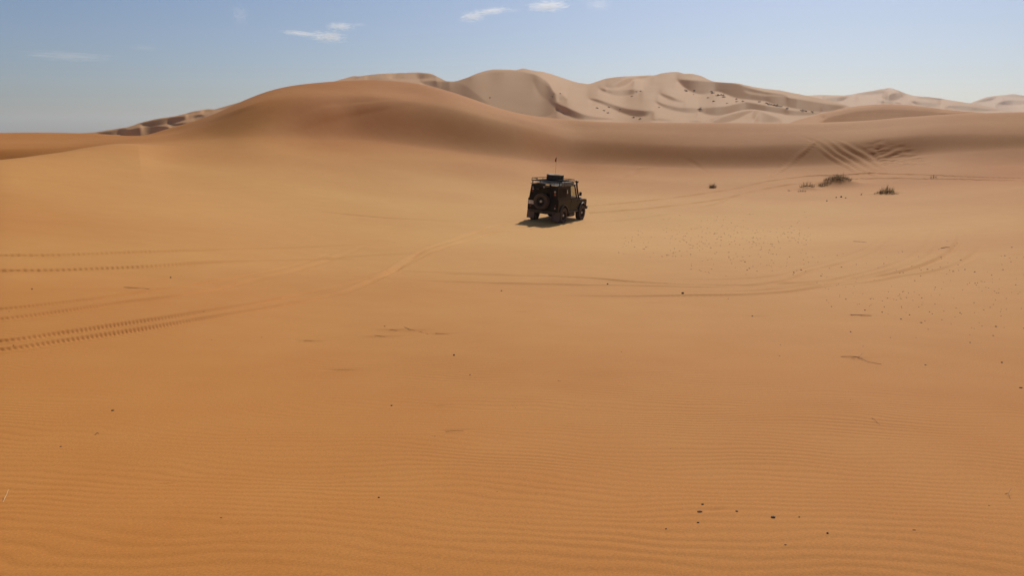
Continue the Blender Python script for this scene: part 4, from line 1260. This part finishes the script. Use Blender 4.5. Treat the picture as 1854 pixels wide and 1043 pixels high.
twig([[(1522,646),(1540,647,.01),(1556,650,.02),(1572,657,.01),(1596,660)],[(1540,647,.01),(1556,649,.03),(1561,645.5,.04)],[(1553,649.5,.02),(1557,650.5)]], 1.2, 'branching dry twig on the sand at centre right')
twig([[(1540,570),(1552,571.5,.01),(1566,572.5,.01),(1578,572)]], 1.4, 'straight dark twig half buried under the right curving tracks')
twig([[(1545,437),(1556,438,.015),(1569,439)]], 1.0, 'thin twig lying inside the innermost curving track')
twig([[(1703,449.5),(1712,449,.015),(1719,448.5)]], 1.6, 'short dark stick between the outer curving tracks', M_DEAD)
twig([[(702,598),(710,598.5,.008),(720,598.5)]], 1.5, 'leftmost short twig of the group half buried below the track crossing')
twig([[(732,592.5),(742,597,.008),(760,601),(776,605)]], 1.2, 'long slanting twig of the group half buried below the track crossing')
twig([[(788,603.5),(800,605,.008),(811,606)]], 1.1, 'rightmost thin twig of the group half buried below the track crossing')
twig([[(678,607.5),(698,609.5,.006),(712,612)]], 1.0, 'lowest faint twig of the group half buried below the track crossing')
twig([[(1578,757),(1583,762,.01),(1594,771)]], 0.9, 'hair-thin bent twig on the rippled sand right of centre')
twig([[(1820,895),(1825,898,.015),(1830,894,.03)],[(1825,898,.015),(1829,904)]], 0.9, 'small forked twig at the lower right edge')
twig([[(806,781),(822,782,.004),(840,781.5)]], 1.0, 'thin twig half buried in a ripple at lower centre')
twig([[(548,617),(556,616.5,.006),(568,618.5)]], 1.0, 'thin twig below the lowest left tyre track')
twig([[(612,671.5),(620,670.5,.004),(632,672)]], 0.9, 'faint short twig left of the round black dropping')
twig([[(1010,690),(1016,691)]], 0.8, 'tiny faint stick on bare sand right of the round black dropping')

# ------------------------------------------------------------------ clouds
def cloud_mat(name, dens, sc_, cut):
    m = bpy.data.materials.new(name); m.use_nodes = True
    N, L = m.node_tree.nodes, m.node_tree.links
    N.clear()
    o = N.new('ShaderNodeOutputMaterial'); v = N.new('ShaderNodeVolumePrincipled')
    v.inputs['Color'].default_value = (1, 1, 1, 1); v.inputs['Anisotropy'].default_value = 0.35
    tc = N.new('ShaderNodeTexCoord')
    mp = N.new('ShaderNodeMapping'); mp.inputs['Scale'].default_value = sc_
    L.new(tc.outputs['Object'], mp.inputs[0])
    oi = N.new('ShaderNodeObjectInfo')
    ad = N.new('ShaderNodeVectorMath'); ad.operation = 'ADD'
    L.new(mp.outputs[0], ad.inputs[0])
    ml = N.new('ShaderNodeMath'); ml.operation = 'MULTIPLY'; ml.inputs[1].default_value = 40
    L.new(oi.outputs['Random'], ml.inputs[0]); L.new(ml.outputs[0], ad.inputs[1])
    n = N.new('ShaderNodeTexNoise'); n.inputs['Scale'].default_value = 1.0; n.inputs['Detail'].default_value = 6; n.inputs['Roughness'].default_value = 0.62
    L.new(ad.outputs[0], n.inputs['Vector'])
    ln = N.new('ShaderNodeVectorMath'); ln.operation = 'LENGTH'; L.new(tc.outputs['Object'], ln.inputs[0])
    fo = N.new('ShaderNodeMapRange'); fo.inputs['From Min'].default_value = 0.0; fo.inputs['From Max'].default_value = 1.0; fo.inputs['To Min'].default_value = 0.20; fo.inputs['To Max'].default_value = -0.22
    L.new(ln.outputs['Value'], fo.inputs['Value'])
    sm = N.new('ShaderNodeMath'); L.new(n.outputs['Fac'], sm.inputs[0]); L.new(fo.outputs[0], sm.inputs[1])
    mr = N.new('ShaderNodeMapRange'); mr.inputs['From Min'].default_value = cut; mr.inputs['From Max'].default_value = cut + 0.28; mr.inputs['To Max'].default_value = dens
    L.new(sm.outputs[0], mr.inputs['Value']); L.new(mr.outputs[0], v.inputs['Density']); L.new(v.outputs[0], o.inputs['Volume'])
    return m
M_CLOUD = cloud_mat('cloud', 0.016, (4.5, 3, 5.5), 0.44)
M_WISP = cloud_mat('thin_cloud', 0.004, (4.5, 3, 5.5), 0.43)
def cloud(px, py, w, h, label, ma, D=5200, tilt=0.0):
    az, te = ray(px, py)
    bm = bmesh.new(); bmesh.ops.create_icosphere(bm, subdivisions=2, radius=1.0)
    me = bpy.data.meshes.new('cloud'); bm.to_mesh(me); bm.free(); me.materials.append(ma)
    o = link_mesh('cloud', me)
    o.location = (D * math.sin(az), D * math.cos(az), ZC + D * te)
    k = D / FPX / math.cos(az)
    o.scale = (w * 0.72 * k, w / 2.2 * k, h * 0.72 * k)
    o.rotation_euler = (0, tilt, -az)
    tag(o, label, 'cloud')
M_FAINT = cloud_mat('faint_cloud', 0.0020, (4.5, 3, 5.5), 0.43)
cloud(595, 66, 64, 20, 'bright small white cloud with a ragged top, lower one of the left pair', M_CLOUD)
cloud(545, 60, 66, 8, 'thin white streak trailing left from the lower cloud of the left pair', M_CLOUD, tilt=0.07)
cloud(616, 47, 50, 14, 'small white cloud right above the lower one of the left pair', M_CLOUD)
cloud(648, 44, 34, 7, 'faint streak at the right end of the upper cloud of the left pair', M_WISP, tilt=-0.05)
cloud(124, 101, 118, 13, 'long faint grey cloud low in the left sky', M_FAINT)
cloud(262, 86, 46, 9, 'faint small cloud right of the long faint grey one', M_FAINT)
cloud(435, 26, 30, 34, 'very faint upright wisp high in the left sky', M_WISP)
cloud(856, 29, 52, 20, 'white streaky cloud at the top centre, left end of the upper row', M_CLOUD, tilt=-0.12)
cloud(892, 19, 62, 12, 'white streak right beside the left end of the upper row of clouds', M_CLOUD, tilt=-0.1)
cloud(930, 18, 34, 7, 'short thin streak in the middle of the upper row of clouds', M_WISP, tilt=-0.1)
cloud(993, 10, 76, 20, 'broad white cloud of fine bands in the upper row near the top edge', M_CLOUD, tilt=-0.05)
cloud(1084, 7, 54, 24, 'faint mottled cloud at the right end of the upper row', M_WISP)

# ------------------------------------------------------------------ dusty desert air
hb = MB(); hb.box(-4400, 4400, -4400, 4400, -16, 95)
M_HAZE = bpy.data.materials.new('haze'); M_HAZE.use_nodes = True
N, L = M_HAZE.node_tree.nodes, M_HAZE.node_tree.links
N.clear()
ho = N.new('ShaderNodeOutputMaterial'); hv = N.new('ShaderNodeVolumePrincipled')
hv.inputs['Color'].default_value = (0.72, 0.87, 1.0, 1)
hv.inputs['Density'].default_value = 0.00012
hv.inputs['Anisotropy'].default_value = 0.45
L.new(hv.outputs[0], ho.inputs['Volume'])
tag(hb.build('haze', M_HAZE), 'thin pale dust haze filling the desert air', kind='stuff')
